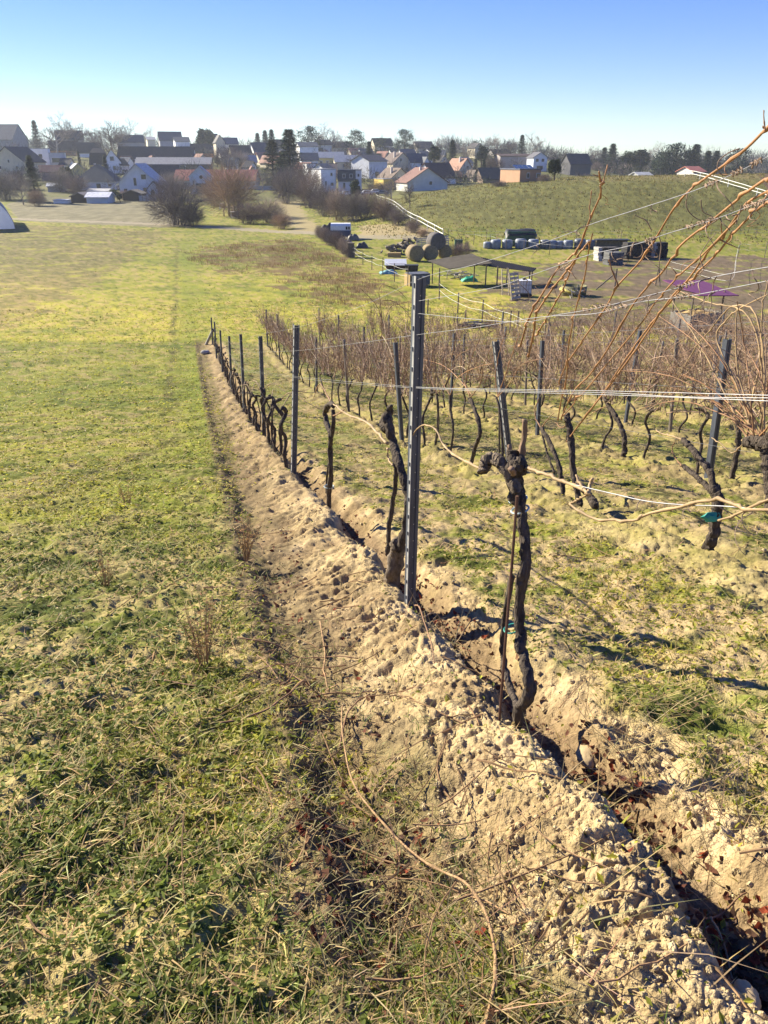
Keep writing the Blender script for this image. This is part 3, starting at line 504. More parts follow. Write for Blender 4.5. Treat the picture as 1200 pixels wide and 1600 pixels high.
# ---- the rest of the first row: bare pruned trunks
protoP = []
for s in range(4):
    e = empty('grapevine', (0, 0, -500), 'x', 'grapevine'); rg = np.random.default_rng(40 + s); w = lambda q: rg.normal() * q
    P = [(0, 0, -.1), (w(.015), w(.02), .2), (w(.025), w(.04), .42), (w(.03), w(.05), .62), (w(.04), w(.05), .78), (w(.05), .06 + w(.04), .86)]
    m = MB(); limb(m, P, .023, .020, 26, 8, .25, s); limb(m, [P[4], (P[4][0] + w(.05), P[4][1] - .07, .86), (P[4][0] + w(.05), P[4][1] - .12, .84)], .028, .014, 10, 8, .3, s + 9)
    if s % 2: limb(m, [(0, 0, -.05), (.05, -.10, .3), (.04, -.08, .6), P[4]], .012, .010, 18, 7, .2, s + 5)
    m.build('trunk', M_bark, e, True)
    m = MB(); cane(m, [P[5], (P[5][0], P[5][1] + .25, 1.0), (P[5][0] + w(.05), P[5][1] + .55, .92), (P[5][0], P[5][1] + .85, .84)], .008, .005, 20); m.build('cane', M_canet, e, True); protoP.append(e)
def rowbase(k, y, off=0.):
    p = rowpt(k, y, off); return np.array([p[0], p[1], float(G(p[0], p[1])[0])])
RA = math.atan(.25)
yl = [9.75, 10.5, 11.35, 12.2, 13.1, 14.5, 15.4, 16.4, 17.4, 19.2, 20.4, 21.6, 22.8, 25, 26.5, 28, 30, 32, 35.5, 38]
for j, y in enumerate(yl):
    b = rowbase(0, y, -.02); o = dup(protoP[j % 4], b - [0, 0, .03], RA + (math.pi if j % 3 == 1 else 0) + .4 * R.normal(), .92 + .16 * R.random(), 'pruned black grapevine of the first row, %s one beyond the second steel post' % ORD[j], 'pruned vines of the first row')
def drop(o):
    for c in list(o.children): drop(c)
    bpy.data.objects.remove(o)
for q in protoP: drop(q)
# ---- unpruned vines of the rows behind
protoV = []
for s in range(8):
    e = empty('grapevine', (0, 0, -500), 'x', 'grapevine'); rg = np.random.default_rng(80 + s); w = lambda q: rg.normal() * q
    P = [(0, 0, -.12), (w(.02), w(.03), .15), (w(.04), w(.08), .40), (w(.05), w(.10), .62), (w(.06), w(.11), .80)]
    m = MB(); limb(m, P, .020, .017, 20, 7, .25, s); hd = np.array(P[4]); limb(m, [hd, hd + [w(.06), .12, .05], hd + [w(.06), .2, .08]], .024, .012, 8, 7, .3, s); limb(m, [hd, hd + [w(.06), -.12, .04]], .022, .012, 6, 7, .3, s + 3); m.build('trunk', M_bark, e, True)
    nC = 32; A = np.zeros((nC, 14, 3)); rad = np.zeros((nC, 14)); cc = np.zeros((nC, 3))
    for i in range(nC):
        L = .6 + .9 * rg.random(); ps = np.array([hd[0] + w(.06), hd[1] + w(.32), hd[2] + .02 + .1 * rg.random()]); d = np.array([w(.25), w(.9), 1.0]); d /= np.linalg.norm(d); wn = np.array([w(.4), w(1.2), -.30 - .9 * rg.random() ** 2])
        for j in range(14):
            A[i, j] = ps; d = d + wn * .035 * (j / 6.) + rg.normal(size=3) * [.05, .09, .05]; d /= np.linalg.norm(d); ps = ps + d * L / 13
        rad[i] = np.linspace(.0066, .0032, 14) * (.8 + .5 * rg.random()); cc[i] = np.array([(.35, .235, .155), (.27, .18, .12), (.20, .13, .09), (.42, .31, .20)][rg.integers(0, 4)]) * (.8 + .4 * rg.random())
    m = MB(); m.tube(A, rad, 4, cc)
    nT = 260; a = A[rg.integers(0, nC, nT), rg.integers(3, 14, nT)]; t = np.linspace(0, 1, 7)[None, :, None]; dv = rg.normal(size=(nT, 1, 3)) * [.10, .14, .10]; dv2 = rg.normal(size=(nT, 1, 3)) * [.06, .08, .10] - [0, 0, .05]
    m.tube(a[:, None] + dv * t + dv2 * t * t, np.linspace(.0032, .0018, 7)[None], 3, np.array((.26, .165, .10))[None] * (.5 + rg.random((nT, 1))))
    m.build('canes', mm('vine_canes', (1, 1, 1), attr=True, rough=.7, var=.3, scale=9.), e)
    protoV.append(e)
def seen(p, mu=40, top=0):
    d = p - CAM; w = d[1] * CT - d[2] * ST
    if w < .5: return False
    u = 600 + 1200 * d[0] / w; v = 800 - 1200 * (d[1] * ST + d[2] * CT) / w; return -mu < u < 1200 + mu and v < 1800
nth = ORD
special = {1: [(7.15, .6), (7.4, .5), (5.72, 1.0), (9.9, .9)], 2: []}
for k in range(1, NROW):
    y = 4.0 + R.random(); c = 0
    while y < yend(k) - .3:
        p = rowbase(k, y)
        if seen(p) and not (k == 1 and (y < 11.3)):
            c += 1; o = dup(protoV[R.integers(0, 8)], p - [0, 0, .02], RA + math.pi * R.integers(0, 2) + .15 * R.normal(), (1, 1, .92 + .18 * R.random()), 'grapevine with brown unpruned canes, %s one along the %s row from the grass' % (ORD[c - 1], ORD[k]), 'unpruned vines of the %s row' % ORD[k])
        y += (1.12 if k < 3 else 1.3) + .35 * R.random()
# ---- near vines of the second row, each as photographed
def near_vine(lab, base, k, limbs, canes, grey=False, group='near vines of the second row'):
    b = onrow(*base, k); e = empty('grapevine', b, lab, 'grapevine', group); m = MB()
    for i, (r0, r1, pts) in enumerate(limbs): limb(m, [onrow(u, v, k, d) - b for u, v, d in pts], r0 * .72, r1 * .72, 26, 9, .2, i + int(base[0]))
    m.build('trunk', M_barkg if grey else M_bark, e, True)
    for r0, r1, mt, pts in canes:
        m = MB(); cane(m, [onrow(u, v, k, d) - b for u, v, d in pts], r0, r1, 24); m.build('cane', mt, e, True)
    return e, b
near_vine('forked grapevine with two black arms leaning left, green tie near its foot', (1110, 845), 1,
          [(.055, .05, [(1106, 860, 0), (1118, 820, 0), (1122, 785, 0), (1116, 760, 0)]), (.036, .03, [(1118, 780, 0), (1112, 745, 0), (1098, 722, 0), (1080, 700, 0), (1068, 686, 0)]), (.030, .02, [(1116, 775, 0), (1100, 755, 0), (1080, 738, 0), (1068, 728, 0)])],
          [(.010, .006, M_canet, [(1068, 688, 0), (1052, 682, 0), (1035, 678, 0), (1025, 672, 0)]), (.008, .004, M_cane2, [(1066, 728, 0), (1055, 715, 0), (1050, 700, 0), (1055, 690, 0)])])
m = MB(); m.ball((0, 0, 0), .05, 3, .35, 1, (1.3, .6, .8)); o = m.build('twine_knot', M_tie); o.location = onrow(1112, 808, 1, -.05); tag(o, 'knot of teal green twine hanging at the foot of the forked grapevine', 'twine')
e, b = near_vine('upright grapevine whose long orange canes fan up to the right', (900, 775), 1,
          [(.044, .040, [(906, 790, 0), (898, 750, 0), (893, 705, 0), (889, 665, 0), (885, 648, 0)])], [(.008, .005, M_cane2, [(889, 660, 0), (878, 668, 0), (868, 660, 0)])])
near_vine('short thick cut vine stump sloping right beside the upright fan vine', (930, 790), 1, [(.05, .05, [(932, 792, 0), (924, 780, 0), (913, 765, 0), (903, 757, 0)])], [], group='near vines of the second row')
near_vine('slim bowed grapevine with forked trunk left of the upright fan vine', (878, 755), 1,
          [(.032, .03, [(880, 775, 0), (876, 740, 0), (868, 712, 0), (858, 690, 0), (846, 668, 0)]), (.016, .012, [(866, 738, 0), (856, 712, 0), (850, 690, 0), (846, 672, 0)])], [(.010, .006, M_cane2, [(846, 670, 0), (838, 655, 0), (836, 640, 0), (842, 622, 0)]), (.008, .004, M_cane2, [(846, 668, 0), (856, 655, 0), (866, 645, 0)])])
near_vine('grapevine with strongly bowed black trunk rising left of the leaning steel post', (738, 720), 1,
          [(.034, .036, [(736, 726, 0), (742, 700, 0), (750, 678, 0), (748, 660, 0), (742, 640, 0), (734, 622, 0)])], [(.009, .004, M_cane2, [(734, 620, 0), (728, 600, 0), (732, 575, 0), (740, 550, 0), (752, 525, 0)]), (.009, .004, M_cane2, [(736, 620, 0), (750, 600, 0), (756, 570, 0), (770, 540, 0)]), (.008, .004, M_cane, [(738, 618, 0), (715, 590, 0), (690, 570, 0), (655, 560, 0)]), (.008, .004, M_cane2, [(734, 618, 0), (720, 580, 0), (722, 545, 0), (712, 515, 0)])])
near_vine('straight thin grapevine close right of the tall steel post', (705, 705), 1, [(.02, .026, [(704, 708, 0), (708, 670, 0), (704, 640, 0), (703, 618, 0)])], [(.008, .004, M_cane2, [(703, 618, 0), (690, 590, 0), (694, 555, 0), (688, 520, 0)]), (.008, .004, M_cane, [(703, 618, 0), (716, 590, 0), (742, 575, 0), (770, 568, 0)]), (.008, .004, M_cane2, [(703, 620, 0), (700, 580, 0), (708, 550, 0), (716, 512, 0)])])
near_vine('thin grapevine with forked foot just right of the tall steel post', (682, 690), 1, [(.022, .022, [(680, 700, 0), (684, 660, 0), (684, 630, 0), (682, 615, 0)]), (.016, .012, [(676, 706, 0), (684, 680, 0), (686, 650, 0)])], [(.008, .004, M_cane2, [(682, 615, 0), (672, 585, 0), (676, 550, 0), (670, 520, 0)]), (.007, .004, M_cane2, [(682, 615, 0), (696, 600, 0), (712, 560, 0), (735, 545, 0)])])
near_vine('pair of thin vine stems tied to the leaning post of the second row', (786, 715), 1, [(.022, .02, [(786, 716, 0), (784, 680, 0), (781, 645, 0), (776, 620, 0)]), (.014, .012, [(780, 716, 0), (780, 670, 0), (780, 640, 0)])], [(.009, .004, M_cane, [(778, 620, 0), (774, 590, 0), (780, 550, 0), (792, 515, 0)]), (.009, .004, M_cane, [(778, 620, 0), (790, 585, 0), (800, 555, 0), (812, 520, 0)]), (.008, .004, M_cane2, [(778, 620, 0), (796, 600, 0), (815, 570, 0), (850, 560, 0)])])
near_vine('lone vine trunk with curved foot standing in the row gap, left of the grey stake', (972, 706), 2, [(.05, .045, [(974, 716, 0), (976, 690, 0), (970, 665, 0), (958, 645, 0), (950, 632, 0)])], [(.011, .005, M_cane2, [(950, 634, 0), (935, 640, 0), (920, 650, 0)]), (.010, .005, M_cane2, [(952, 634, 0), (962, 610, 0), (968, 585, 0), (985, 560, 0)]), (.010, .005, M_cane2, [(950, 634, 0), (944, 600, 0), (955, 570, 0), (950, 540, 0)])], group='near vines of the third row')
near_vine('thin dark vine trunk standing between the right post and the bushy-headed vine', (1145, 745), 2, [(.04, .035, [(1143, 752, 0), (1150, 715, 0), (1154, 685, 0), (1152, 655, 0)])], [(.010, .004, M_cane2, [(1152, 655, 0), (1160, 620, 0), (1150, 580, 0), (1158, 545, 0)])], group='near vines of the third row')
# bushy headed vine at the right edge
b = onrow(1206, 745, 1); pts = []
rg = np.random.default_rng(5); cn = []
for i in range(17):
    a = rg.normal() * .5 - .2; u0, v0 = 1195 + rg.normal() * 14, 690 + rg.normal() * 6; L = 100 + 160 * rg.random()
    cn.append((.0066, .0032, [M_cane2, M_cane2, M_cane][rg.integers(0, 3)], [(u0, v0, 0), (u0 + L * .35 * math.sin(a) , v0 - L * .35 * math.cos(a), .05 * rg.normal()), (u0 + L * .7 * math.sin(a * 1.15), v0 - L * .7 * math.cos(a * 1.1), .12 * rg.normal()), (u0 + L * math.sin(a * 1.4), v0 - L * math.cos(a * 1.3), .2 * rg.normal())]))
cn += [(.007, .004, M_canet, [(1185, 680, 0), (1165, 690, 0), (1150, 705, 0), (1140, 706, 0), (1125, 692, 0), (1112, 684, 0)]), (.006, .004, M_canet, [(1160, 688, 0), (1180, 696, 0), (1210, 692, 0)])]
near_vine('bushy headed grapevine with dozens of upright canes at the right edge', (1206, 750), 1, [(.06, .05, [(1210, 800, 0), (1204, 740, 0), (1196, 700, 0)]), (.07, .05, [(1205, 700, 0), (1190, 692, 0), (1165, 690, 0)]), (.05, .04, [(1200, 690, 0), (1215, 670, 0)])], cn)
# long orange canes of the fan vine reaching towards the viewer: (photo polyline, nearer distance at its end)
b = onrow(900, 775, 1); fan = [e_ for e_ in bpy.data.objects if e_.get('label') == 'upright grapevine whose long orange canes fan up to the right'][0]; d0 = onrow(886, 650, 1)[1]
FC = [([(876, 655), (888, 628), (900, 607), (922, 585), (950, 545), (992, 472), (1035, 425), (1062, 385), (1112, 345), (1165, 302), (1200, 277), (1240, 247)], 2.1, .0088, .0060),
      ([(872, 600), (884, 572), (900, 547), (915, 525), (947, 480), (965, 447), (1007, 400), (1050, 330), (1075, 300), (1100, 280), (1160, 237), (1197, 201), (1203, 196)], 2.0, .0088, .0054),
      ([(885, 690), (915, 650), (945, 612), (982, 562), (1015, 515), (1047, 467), (1075, 437), (1107, 392), (1132, 365), (1165, 320), (1200, 298), (1240, 270)], 2.3, .0085, .0058),
      ([(892, 680), (930, 632), (985, 550), (1017, 507), (1042, 477), (1080, 435), (1117, 400), (1140, 372), (1175, 335), (1200, 315), (1240, 285)], 2.1, .0085, .0058),
      ([(880, 650), (915, 610), (960, 555), (1002, 505), (1022, 475), (1060, 432), (1100, 396), (1150, 345)], 2.6, .0072, .0046),
      ([(872, 655), (876, 630), (885, 590), (888, 545), (896, 500), (905, 462), (914, 430), (920, 390), (926, 365)], 4.6, .0085, .0050),
      ([(812, 545), (822, 510), (832, 485), (850, 455), (868, 425), (888, 405), (905, 385), (915, 360), (925, 335), (938, 305), (938, 288), (936, 268)], 4.2, .0095, .0055),
      ([(826, 555), (834, 520), (838, 492), (856, 462), (872, 440), (890, 418), (905, 396), (920, 378)], 4.2, .0095, .0060),
      ([(838, 525), (855, 495), (878, 455), (893, 420), (905, 395)], 4.4, .0075, .0050)]
for i, (pp, ye, r0, r1) in enumerate(FC):
    t = np.linspace(0, 1, len(pp)) ** .9; ys = (d0 if i < 6 else 5.6) + (ye - (d0 if i < 6 else 5.6)) * t
    P = spline([at(u, v, y) for (u, v), y in zip(pp, ys)], 60); m = MB(); r = np.linspace(r0, r1, 60) * .76; r[::6] *= 1.6; r[1::6] *= 1.12; P[::6] = P[::6] + CR.normal(size=P[::6].shape) * .0075; m.tube(P - b, r, 9)
    for j in range(6, 57, 12): dd_ = CR.normal(size=3) * .02 + (P[j + 1] - P[j]) * .3; m.tube(np.array([P[j], P[j] + dd_, P[j] + dd_ * 2.2 + CR.normal(size=3) * .008]) - b, np.array([.0032, .0026, .0012]), 5)
    jr = np.random.default_rng(i)
    for j in range(4, 58, 9):
        if jr.random() < .45: curl(m, P[j] - b, .06 + .10 * jr.random(), .0012, j + i * 70)
    m.build('cane', M_cane, fan, True)
m = MB(); cane(m, [at(938, 288, 4.2) - b, at(943, 282, 4.2) - b, at(949, 257, 4.2) - b], .005, .003, 10); cane(m, [at(922, 345, 4.3) - b, at(922, 320, 4.3) - b, at(925, 297, 4.3) - b], .004, .003, 10); cane(m, [at(966, 445, 3.6) - b, at(957, 425, 3.6) - b, at(952, 405, 3.6) - b], .005, .003, 10); cane(m, [at(1196, 205, 2.0) - b, at(1194, 190, 2.0) - b, at(1193, 172, 2.0) - b], .0025, .0012, 10); m.build('cane', M_cane, fan, True)
m = MB()
for pl in [[(1156, 232), (1140, 238), (1124, 250), (1121, 262), (1126, 272), (1138, 274), (1150, 268)], [(1075, 300), (1072, 320), (1080, 335), (1095, 344), (1112, 342)], [(1095, 312), (1098, 330), (1112, 338), (1118, 345)], [(985, 400), (987, 385), (993, 378), (1002, 382), (1004, 395), (998, 402), (990, 402)], [(1030, 370), (1033, 385), (1030, 410), (1030, 440)], [(1018, 360), (1010, 345), (1000, 340), (992, 336)], [(1100, 420), (1094, 400), (1105, 380), (1118, 365)], [(1150, 350), (1155, 335), (1158, 320)], [(1110, 460), (1112, 475), (1108, 490), (1118, 510)]]:
    m = MB(); cane(m, [at(u, v, 2.6) - b for u, v in pl], .0026, .0014, 24, False, 5); m.build('tendril', M_tendril, fan, True)
# arching loops of pale cane at the right edge
lp = onrow(1180, 690, 1); e = [q for q in bpy.data.objects if str(q.get('label')).startswith('bushy headed')][0]; bb = np.array(e.location)
for pl in [[(1168, 680), (1176, 620), (1190, 560), (1188, 520), (1180, 490), (1165, 478), (1145, 478), (1130, 490), (1110, 515), (1085, 545), (1060, 590)], [(1195, 690), (1192, 600), (1186, 540), (1175, 505), (1155, 482), (1120, 476), (1090, 466), (1062, 455)], [(1180, 690), (1150, 600), (1120, 530), (1135, 500), (1160, 480), (1200, 460)], [(1190, 690), (1155, 590), (1150, 520), (1152, 480)], [(1185, 690), (1195, 600), (1190, 500), (1200, 440)], [(1170, 690), (1120, 590), (1095, 540), (1070, 500), (1050, 470)]]:
    m = MB(); cane(m, [onrow(u, v, 1) - bb for u, v in pl], .0085, .0045, 36); m.build('cane', M_canet, e, True)
# ---- steel posts
def steel(name, base, top, lab, w=.052, group=None, mt=None, slots=True, under=.4, edge=False):
    base = np.array(base, float); top = np.array(top, float); L = np.linalg.norm(top - base); z = (top - base) / L; e = bpy.data.objects.new(name, None); COL.objects.link(e); e.location = base; tag(e, lab, 'post', group)
    x = np.array([.93, .37, 0]); x -= z * (x @ z); x /= np.linalg.norm(x); y = np.cross(z, x)
    prof = np.array([(-.5, .62), (-.5, -.30), (-.36, -.36), (-.16, -.36), (-.10, -.24), (.10, -.24), (.16, -.36), (.36, -.36), (.5, -.30), (.5, .34), (.42, .34), (.42, -.22), (-.42, -.22), (-.42, .62)]) * w
    V = []; n = len(prof)
    for s in (-under, L): V.append(base * 0 + z * s + prof[:, :1] * x + prof[:, 1:] * y)
    m = MB(); q = [[i, (i + 1) % n, n + (i + 1) % n, n + i] for i in range(n)]; m.add(np.concatenate(V), q, [[n + 11 - 0, n + 12, n + 13]] and None)
    capq = [[0, 1, 12, 13], [1, 2, 3, 12], [3, 4, 5, 12], [5, 6, 11, 12], [6, 7, 8, 11], [8, 9, 10, 11]]; m.add(V[1], capq)
    m.build('body', mt or M_post, e)
    if edge: m = MB(); m.add(np.concatenate([z * s_ + np.array([(-.56, .05), (-.56, -.33), (-.505, -.33), (-.505, .05)])[:, :1] * w * x + np.array([(-.56, .05), (-.56, -.33), (-.505, -.33), (-.505, .05)])[:, 1:] * w * y for s_ in (-.1, L + .004)]), [[0, 1, 5, 4], [1, 2, 6, 5], [2, 3, 7, 6], [3, 0, 4, 7], [4, 5, 6, 7]]); m.build('sunlit_strip', M_sunedge, e)  # added strip, paints sunlight along the left flange
    if slots:
        m = MB(); mb2 = MB()
        for i in range(int(L / .105)):
            s = L - .09 - i * .105; m.box(z * s - y * w * .243, (w * .085, .002, w * .11), math.atan2(x[1], x[0])); mb2.box(z * (s + .05) - x * w * .60 + y * .0 * w, (w * .10, w * .30, .022), math.atan2(x[1], x[0]))
        m.build('punched_holes', mm('punched_hole', (.5, .48, .42), rough=.6, var=.1), e); mb2.build('wire_lugs', M_post, e)  # small pale boxes; their colour stands in for bright background seen through holes
    return e
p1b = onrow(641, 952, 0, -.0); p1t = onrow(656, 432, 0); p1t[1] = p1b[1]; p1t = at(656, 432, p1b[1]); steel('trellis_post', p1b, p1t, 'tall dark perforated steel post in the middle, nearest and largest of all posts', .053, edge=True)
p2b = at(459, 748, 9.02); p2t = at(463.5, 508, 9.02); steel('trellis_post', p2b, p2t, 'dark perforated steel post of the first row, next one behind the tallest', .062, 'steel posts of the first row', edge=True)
for j, (u, vb, vt, y) in enumerate([(407, 686, 525, 13.7), (376, 642, 522, 18.6), (358, 619, 525, 24.2), (344, 596, 516, 29.2), (335, 572, 503, 34.0), (330, 556, 496, 38.6)]):
    pt = at(u, vt, y); pb = rowbase(0, y); pb[0] = pt[0] - .05; steel('trellis_post', pb, pt, 'dark steel post of the first row, %s behind the perforated front pair' % ORD[j], .062, 'steel posts of the first row', slots=j < 1)
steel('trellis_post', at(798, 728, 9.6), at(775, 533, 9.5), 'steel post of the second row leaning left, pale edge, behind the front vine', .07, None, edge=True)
steel('trellis_post', at(1109, 738, 9.0), at(1138, 530, 9.0), 'dark weathered post leaning right near the right edge, third row', .075, None, slots=False)
steel('trellis_post', at(628, 684, 12.9), at(618, 535, 12.9), 'dark steel post of the second row seen just left of the tallest post', .065, None, slots=False)
for k in range(1, NROW):
    c = 0
    for y in np.arange({1: 18.6, 2: 13.9}.get(k, 8.7 + (k * 1.7) % 3.1), yend(k) + .8, 4.9):
        p = rowbase(k, y)
        if not seen(p, 20): continue
        c += 1; le = R.normal(size=2) * .05; tp = p + [le[0], le[1], 1.78 + .2 * R.random()]
        if R.random() < .6: steel('trellis_post', p, tp, 'dark metal trellis post, %s in the %s vine row from the grass' % (ORD[c - 1], ORD[k]), .06, 'trellis posts of the back rows', slots=False)
        else:
            mb = MB(); t = np.linspace(-.15, 1, 8)[:, None]; mb.tube((tp - p)[None] * t, np.linspace(.036, .03, 8), 8); o = mb.build('trellis_post', M_postw, smooth=True); o.location = p; tag(o, 'weathered wooden trellis post, %s in the %s vine row from the grass' % (ORD[c - 1], ORD[k]), 'post', 'trellis posts of the back rows')
# thin grey stake in row three, lone arched shoot
mb = MB(); P = np.array([at(1047, 674, 14.0), at(1058, 530, 14.0)]); mb.tube(P - P[0], .035, 8); o = mb.build('trellis_post', M_postw); o.location = P[0]; tag(o, 'slim grey wooden stake leaning right, left of the dark weathered right post', 'post')
# end strut of the first row
mb = MB(); a = at(316, 548, 39.6); mb.tube(np.array([a + [0, 0, -.1], at(333, 515, 38.6)]) - a, .07, 8); o = mb.build('end_strut', mm('strut_pale', (.30, .29, .26))); o.location = a; tag(o, 'pale slanted end brace at the far end of the first row', 'brace')
b = MB(); b.ball((0, 0, .05), .15, 9, .15, 2, (1.4, .8, .7)); o = b.build('stone', mm('stone_grey', (.33, .32, .30), var=.2, bump=.4), smooth=True); o.location = hit(321, 552); tag(o, 'grey anchor stone at the far end of the first vine row', 'stone')
# ---- wires
def wire(P, lab, r=.0016, wraps=(), loose=0, nm='trellis_wire', group='trellis wires'):
    P = np.array(P, float); o0 = P[0].copy(); e = empty(nm, o0, lab, 'wire', group); m = MB(); m.tube(spline(P, max(8, len(P) * 6)) - o0, r, 5); m.build('strand', M_wire, e)
    if len(wraps) or loose:
        S = spline(P, 200) - o0; rg = np.random.default_rng(len(lab))
        for (f0, f1) in wraps: m = MB(); wrap(m, S[int(f0 * 199)], S[int(f1 * 199)], int(f0 * 999), int(4 + 30 * (f1 - f0)), .0035, .0018); wrap(m, S[int(f0 * 199)], S[int(f1 * 199)], int(f0 * 77), 3, .006, .0013); m.build('dry_tendril', M_tendril, e)
        for _ in range(loose): m = MB(); curl(m, S[rg.integers(10, 195)], .03 + .08 * rg.random() ** 2, .0012, int(rg.integers(1e6))); m.build('dry_tendril', M_tendril, e)
    return e
def far_end(h): return [rowbase(0, y) + [0, 0, h] for y in (13.7, 18.6, 24.2, 29.2, 34, 38.6)]
W = lambda L: [onrow(u, v, 0) for u, v in L]
wire(far_end(1.85)[::-1] + W([(463, 512), (560, 480), (655, 436), (740, 414), (862, 375), (925, 350), (1000, 326), (1085, 298), (1150, 270), (1210, 240)]), 'top wire of the first row, wrapped in dry tendrils, running to the upper right', .0010, [(.88, .905), (.925, .945), (.955, .975)], 12)
wire(W([(655, 470), (760, 452), (830, 430), (915, 400), (972, 387), (1010, 377), (1040, 366), (1110, 345), (1165, 325), (1215, 305)]), 'upper middle wire of the first row under the top wire, from the tallest post', .00095, [(.55, .62), (.72, .8), (.88, .95)], 14)
wire(W([(654, 490), (800, 503), (870, 492), (930, 482), (1040, 455), (1120, 432), (1215, 415)]), 'tendril wrapped wire crossing in front of the purple roofed feeder', .0009, [(.45, .55), (.7, .76)], 8)
wire(far_end(1.55)[::-1] + W([(463, 548), (560, 536), (652, 523), (740, 512), (840, 496), (930, 490), (1000, 472), (1080, 462), (1215, 436)]), 'third wire of the first row level with the punched collar of the tallest post', .00095, [(.8, .84), (.9, .93)], 9)
wire(far_end(1.2)[::-1] + W([(461, 588), (520, 594), (643, 604), (780, 608), (950, 611), (1210, 618)]), 'bright upper strand of the middle wire pair on the first row', .0009)
wire(far_end(1.17)[::-1] + W([(461, 590), (520, 597), (643, 606), (780, 612), (950, 617), (1210, 627)]), 'bright lower strand of the middle wire pair on the first row', .0009)
wire(W([(643, 605), (780, 610), (950, 614), (1060, 620), (1210, 622)]), 'loose third strand laid along the middle wire pair', .0009)
wire(W([(900, 758), (960, 772), (1010, 783), (1068, 789), (1130, 791), (1215, 798)]), 'low tying wire at vine head height beside the tan bent cane', .0015, [], 6)
for k in range(1, NROW):
    for h, nm in ((.85, 'low'), (1.25, 'middle'), (1.75, 'top')):
        ys = np.arange(max(4., 3.2 * k * .5), yend(k) + .1, 4.9); P = [rowbase(k, y, .03) + [0, 0, h + .02 * R.normal()] for y in ys]
        wire(P, '%s trellis wire strung along the %s vine row from the grass' % (nm, ORD[k]), .0014 if k < 4 else .002, (), 12 if k < 3 else 0)
# tall arching shoot standing above the rows in the middle
b = rowbase(2, 24.); e = empty('grapevine', b, 'grapevine with one tall shoot arching high above the rows, left of the tallest post', 'grapevine'); m = MB(); limb(m, [np.array((0, 0, -.1)), np.array((.05, 0, .5)), np.array((0, .1, .9))], .04, .03); m.build('trunk', M_bark, e, True)
m = MB()
for pl in [[(597, 545), (596, 500), (594, 470), (592, 455), (597, 445), (610, 448), (625, 456), (636, 468)], [(597, 500), (590, 480), (575, 462), (562, 450)], [(598, 510), (610, 480), (625, 475), (640, 470)], [(597, 470), (612, 470), (628, 480), (640, 492)]]: cane(m, [at(u, v, 24.) - b for u, v in pl], .014, .007, 24)
m.build('canes', M_cane2, e, True)
for q in protoV: drop(q)
# ------------------------------------------------------------------ paddock
m_wood = mm('old_wood', (.16, .13, .10), rough=.9, var=.35, scale=6., bump=.3); m_pale = mm('pale_wood', (.42, .36, .28), rough=.9, var=.25); m_dark = mm('dark_film', (.018, .018, .020), rough=.55, var=.4, spec=.4); m_straw = mm('straw', (.36, .26, .12), rough=.95, var=.35, scale=14., bump=.5)
m_white = mm('white_plastic', (.62, .64, .66), rough=.5, var=.1); m_rope = mm('fence_tape', (.62, .62, .58), rough=.6, var=.1)
def px(p): return dep(p) / 1200.
def solo(name, mb, mt, loc_, lab, cat, group=None, smooth=False):
    o = mb.build(name, mt, smooth=smooth); o.location = [float(q) for q in loc_]; tag(o, lab, cat, group); return o
# hay bales: disc axis towards the viewer
def bale(u, v, dpx, lab, mt, group, lift=0, yaw=0., y=None):
    p = hit(u, v) if y is None else at(u, v, y); s = dpx * px(p); r = s / 2; mb = MB(); t = np.linspace(0, 2 * math.pi, 29)[:-1]; rings = []
    for yy, f in ((-.62, .0), (-.62, .55), (-.62, .86), (-.56, .97), (-.3, 1.), (0, 1.01), (.3, 1.), (.56, .97), (.62, .86), (.62, 0.)):
        w = 1 + .02 * np.sin(t * 5 + yy * 7); rings.append(np.stack([r * f * w * np.cos(t), np.full(28, yy * r * 1.35), r * f * w * np.sin(t) + r], 1))
    V = np.concatenate(rings); q = [[i * 28 + j, i * 28 + (j + 1) % 28, (i + 1) * 28 + (j + 1) % 28, (i + 1) * 28 + j] for i in range(9) for j in range(28)]
    mb.add(V @ rot(yaw).T, q); return solo('round_bale', mb, mt, p + [0, 0, -.03 + lift], lab, 'bale', group, True)
m_hay = mm('hay', (.24, .19, .11), rough=.95, var=.35, scale=9., bump=.6); m_wrap = mm('grey_wrap', (.20, .225, .26), rough=.45, var=.3, scale=3., bump=.2, spec=.5)
g_ = 'round hay bales'
bale(648, 408, 25, 'leftmost round hay bale of the pile beside the shelter', m_hay, g_, yaw=.3); bale(671, 407, 24, 'middle lower round hay bale of the pile beside the shelter', m_hay, g_, yaw=.2); b3 = bale(693, 404, 22, 'right lower round hay bale of the pile, touching the shelter roof', m_hay, g_, yaw=.2)
pb_ = hit(671, 407); bale(681, 390, 26, 'dark round bale lying on top of the hay bale pile', mm('dark_hay', (.11, .10, .095), rough=.9, var=.3), g_, y=pb_[1] + .3, yaw=.3)
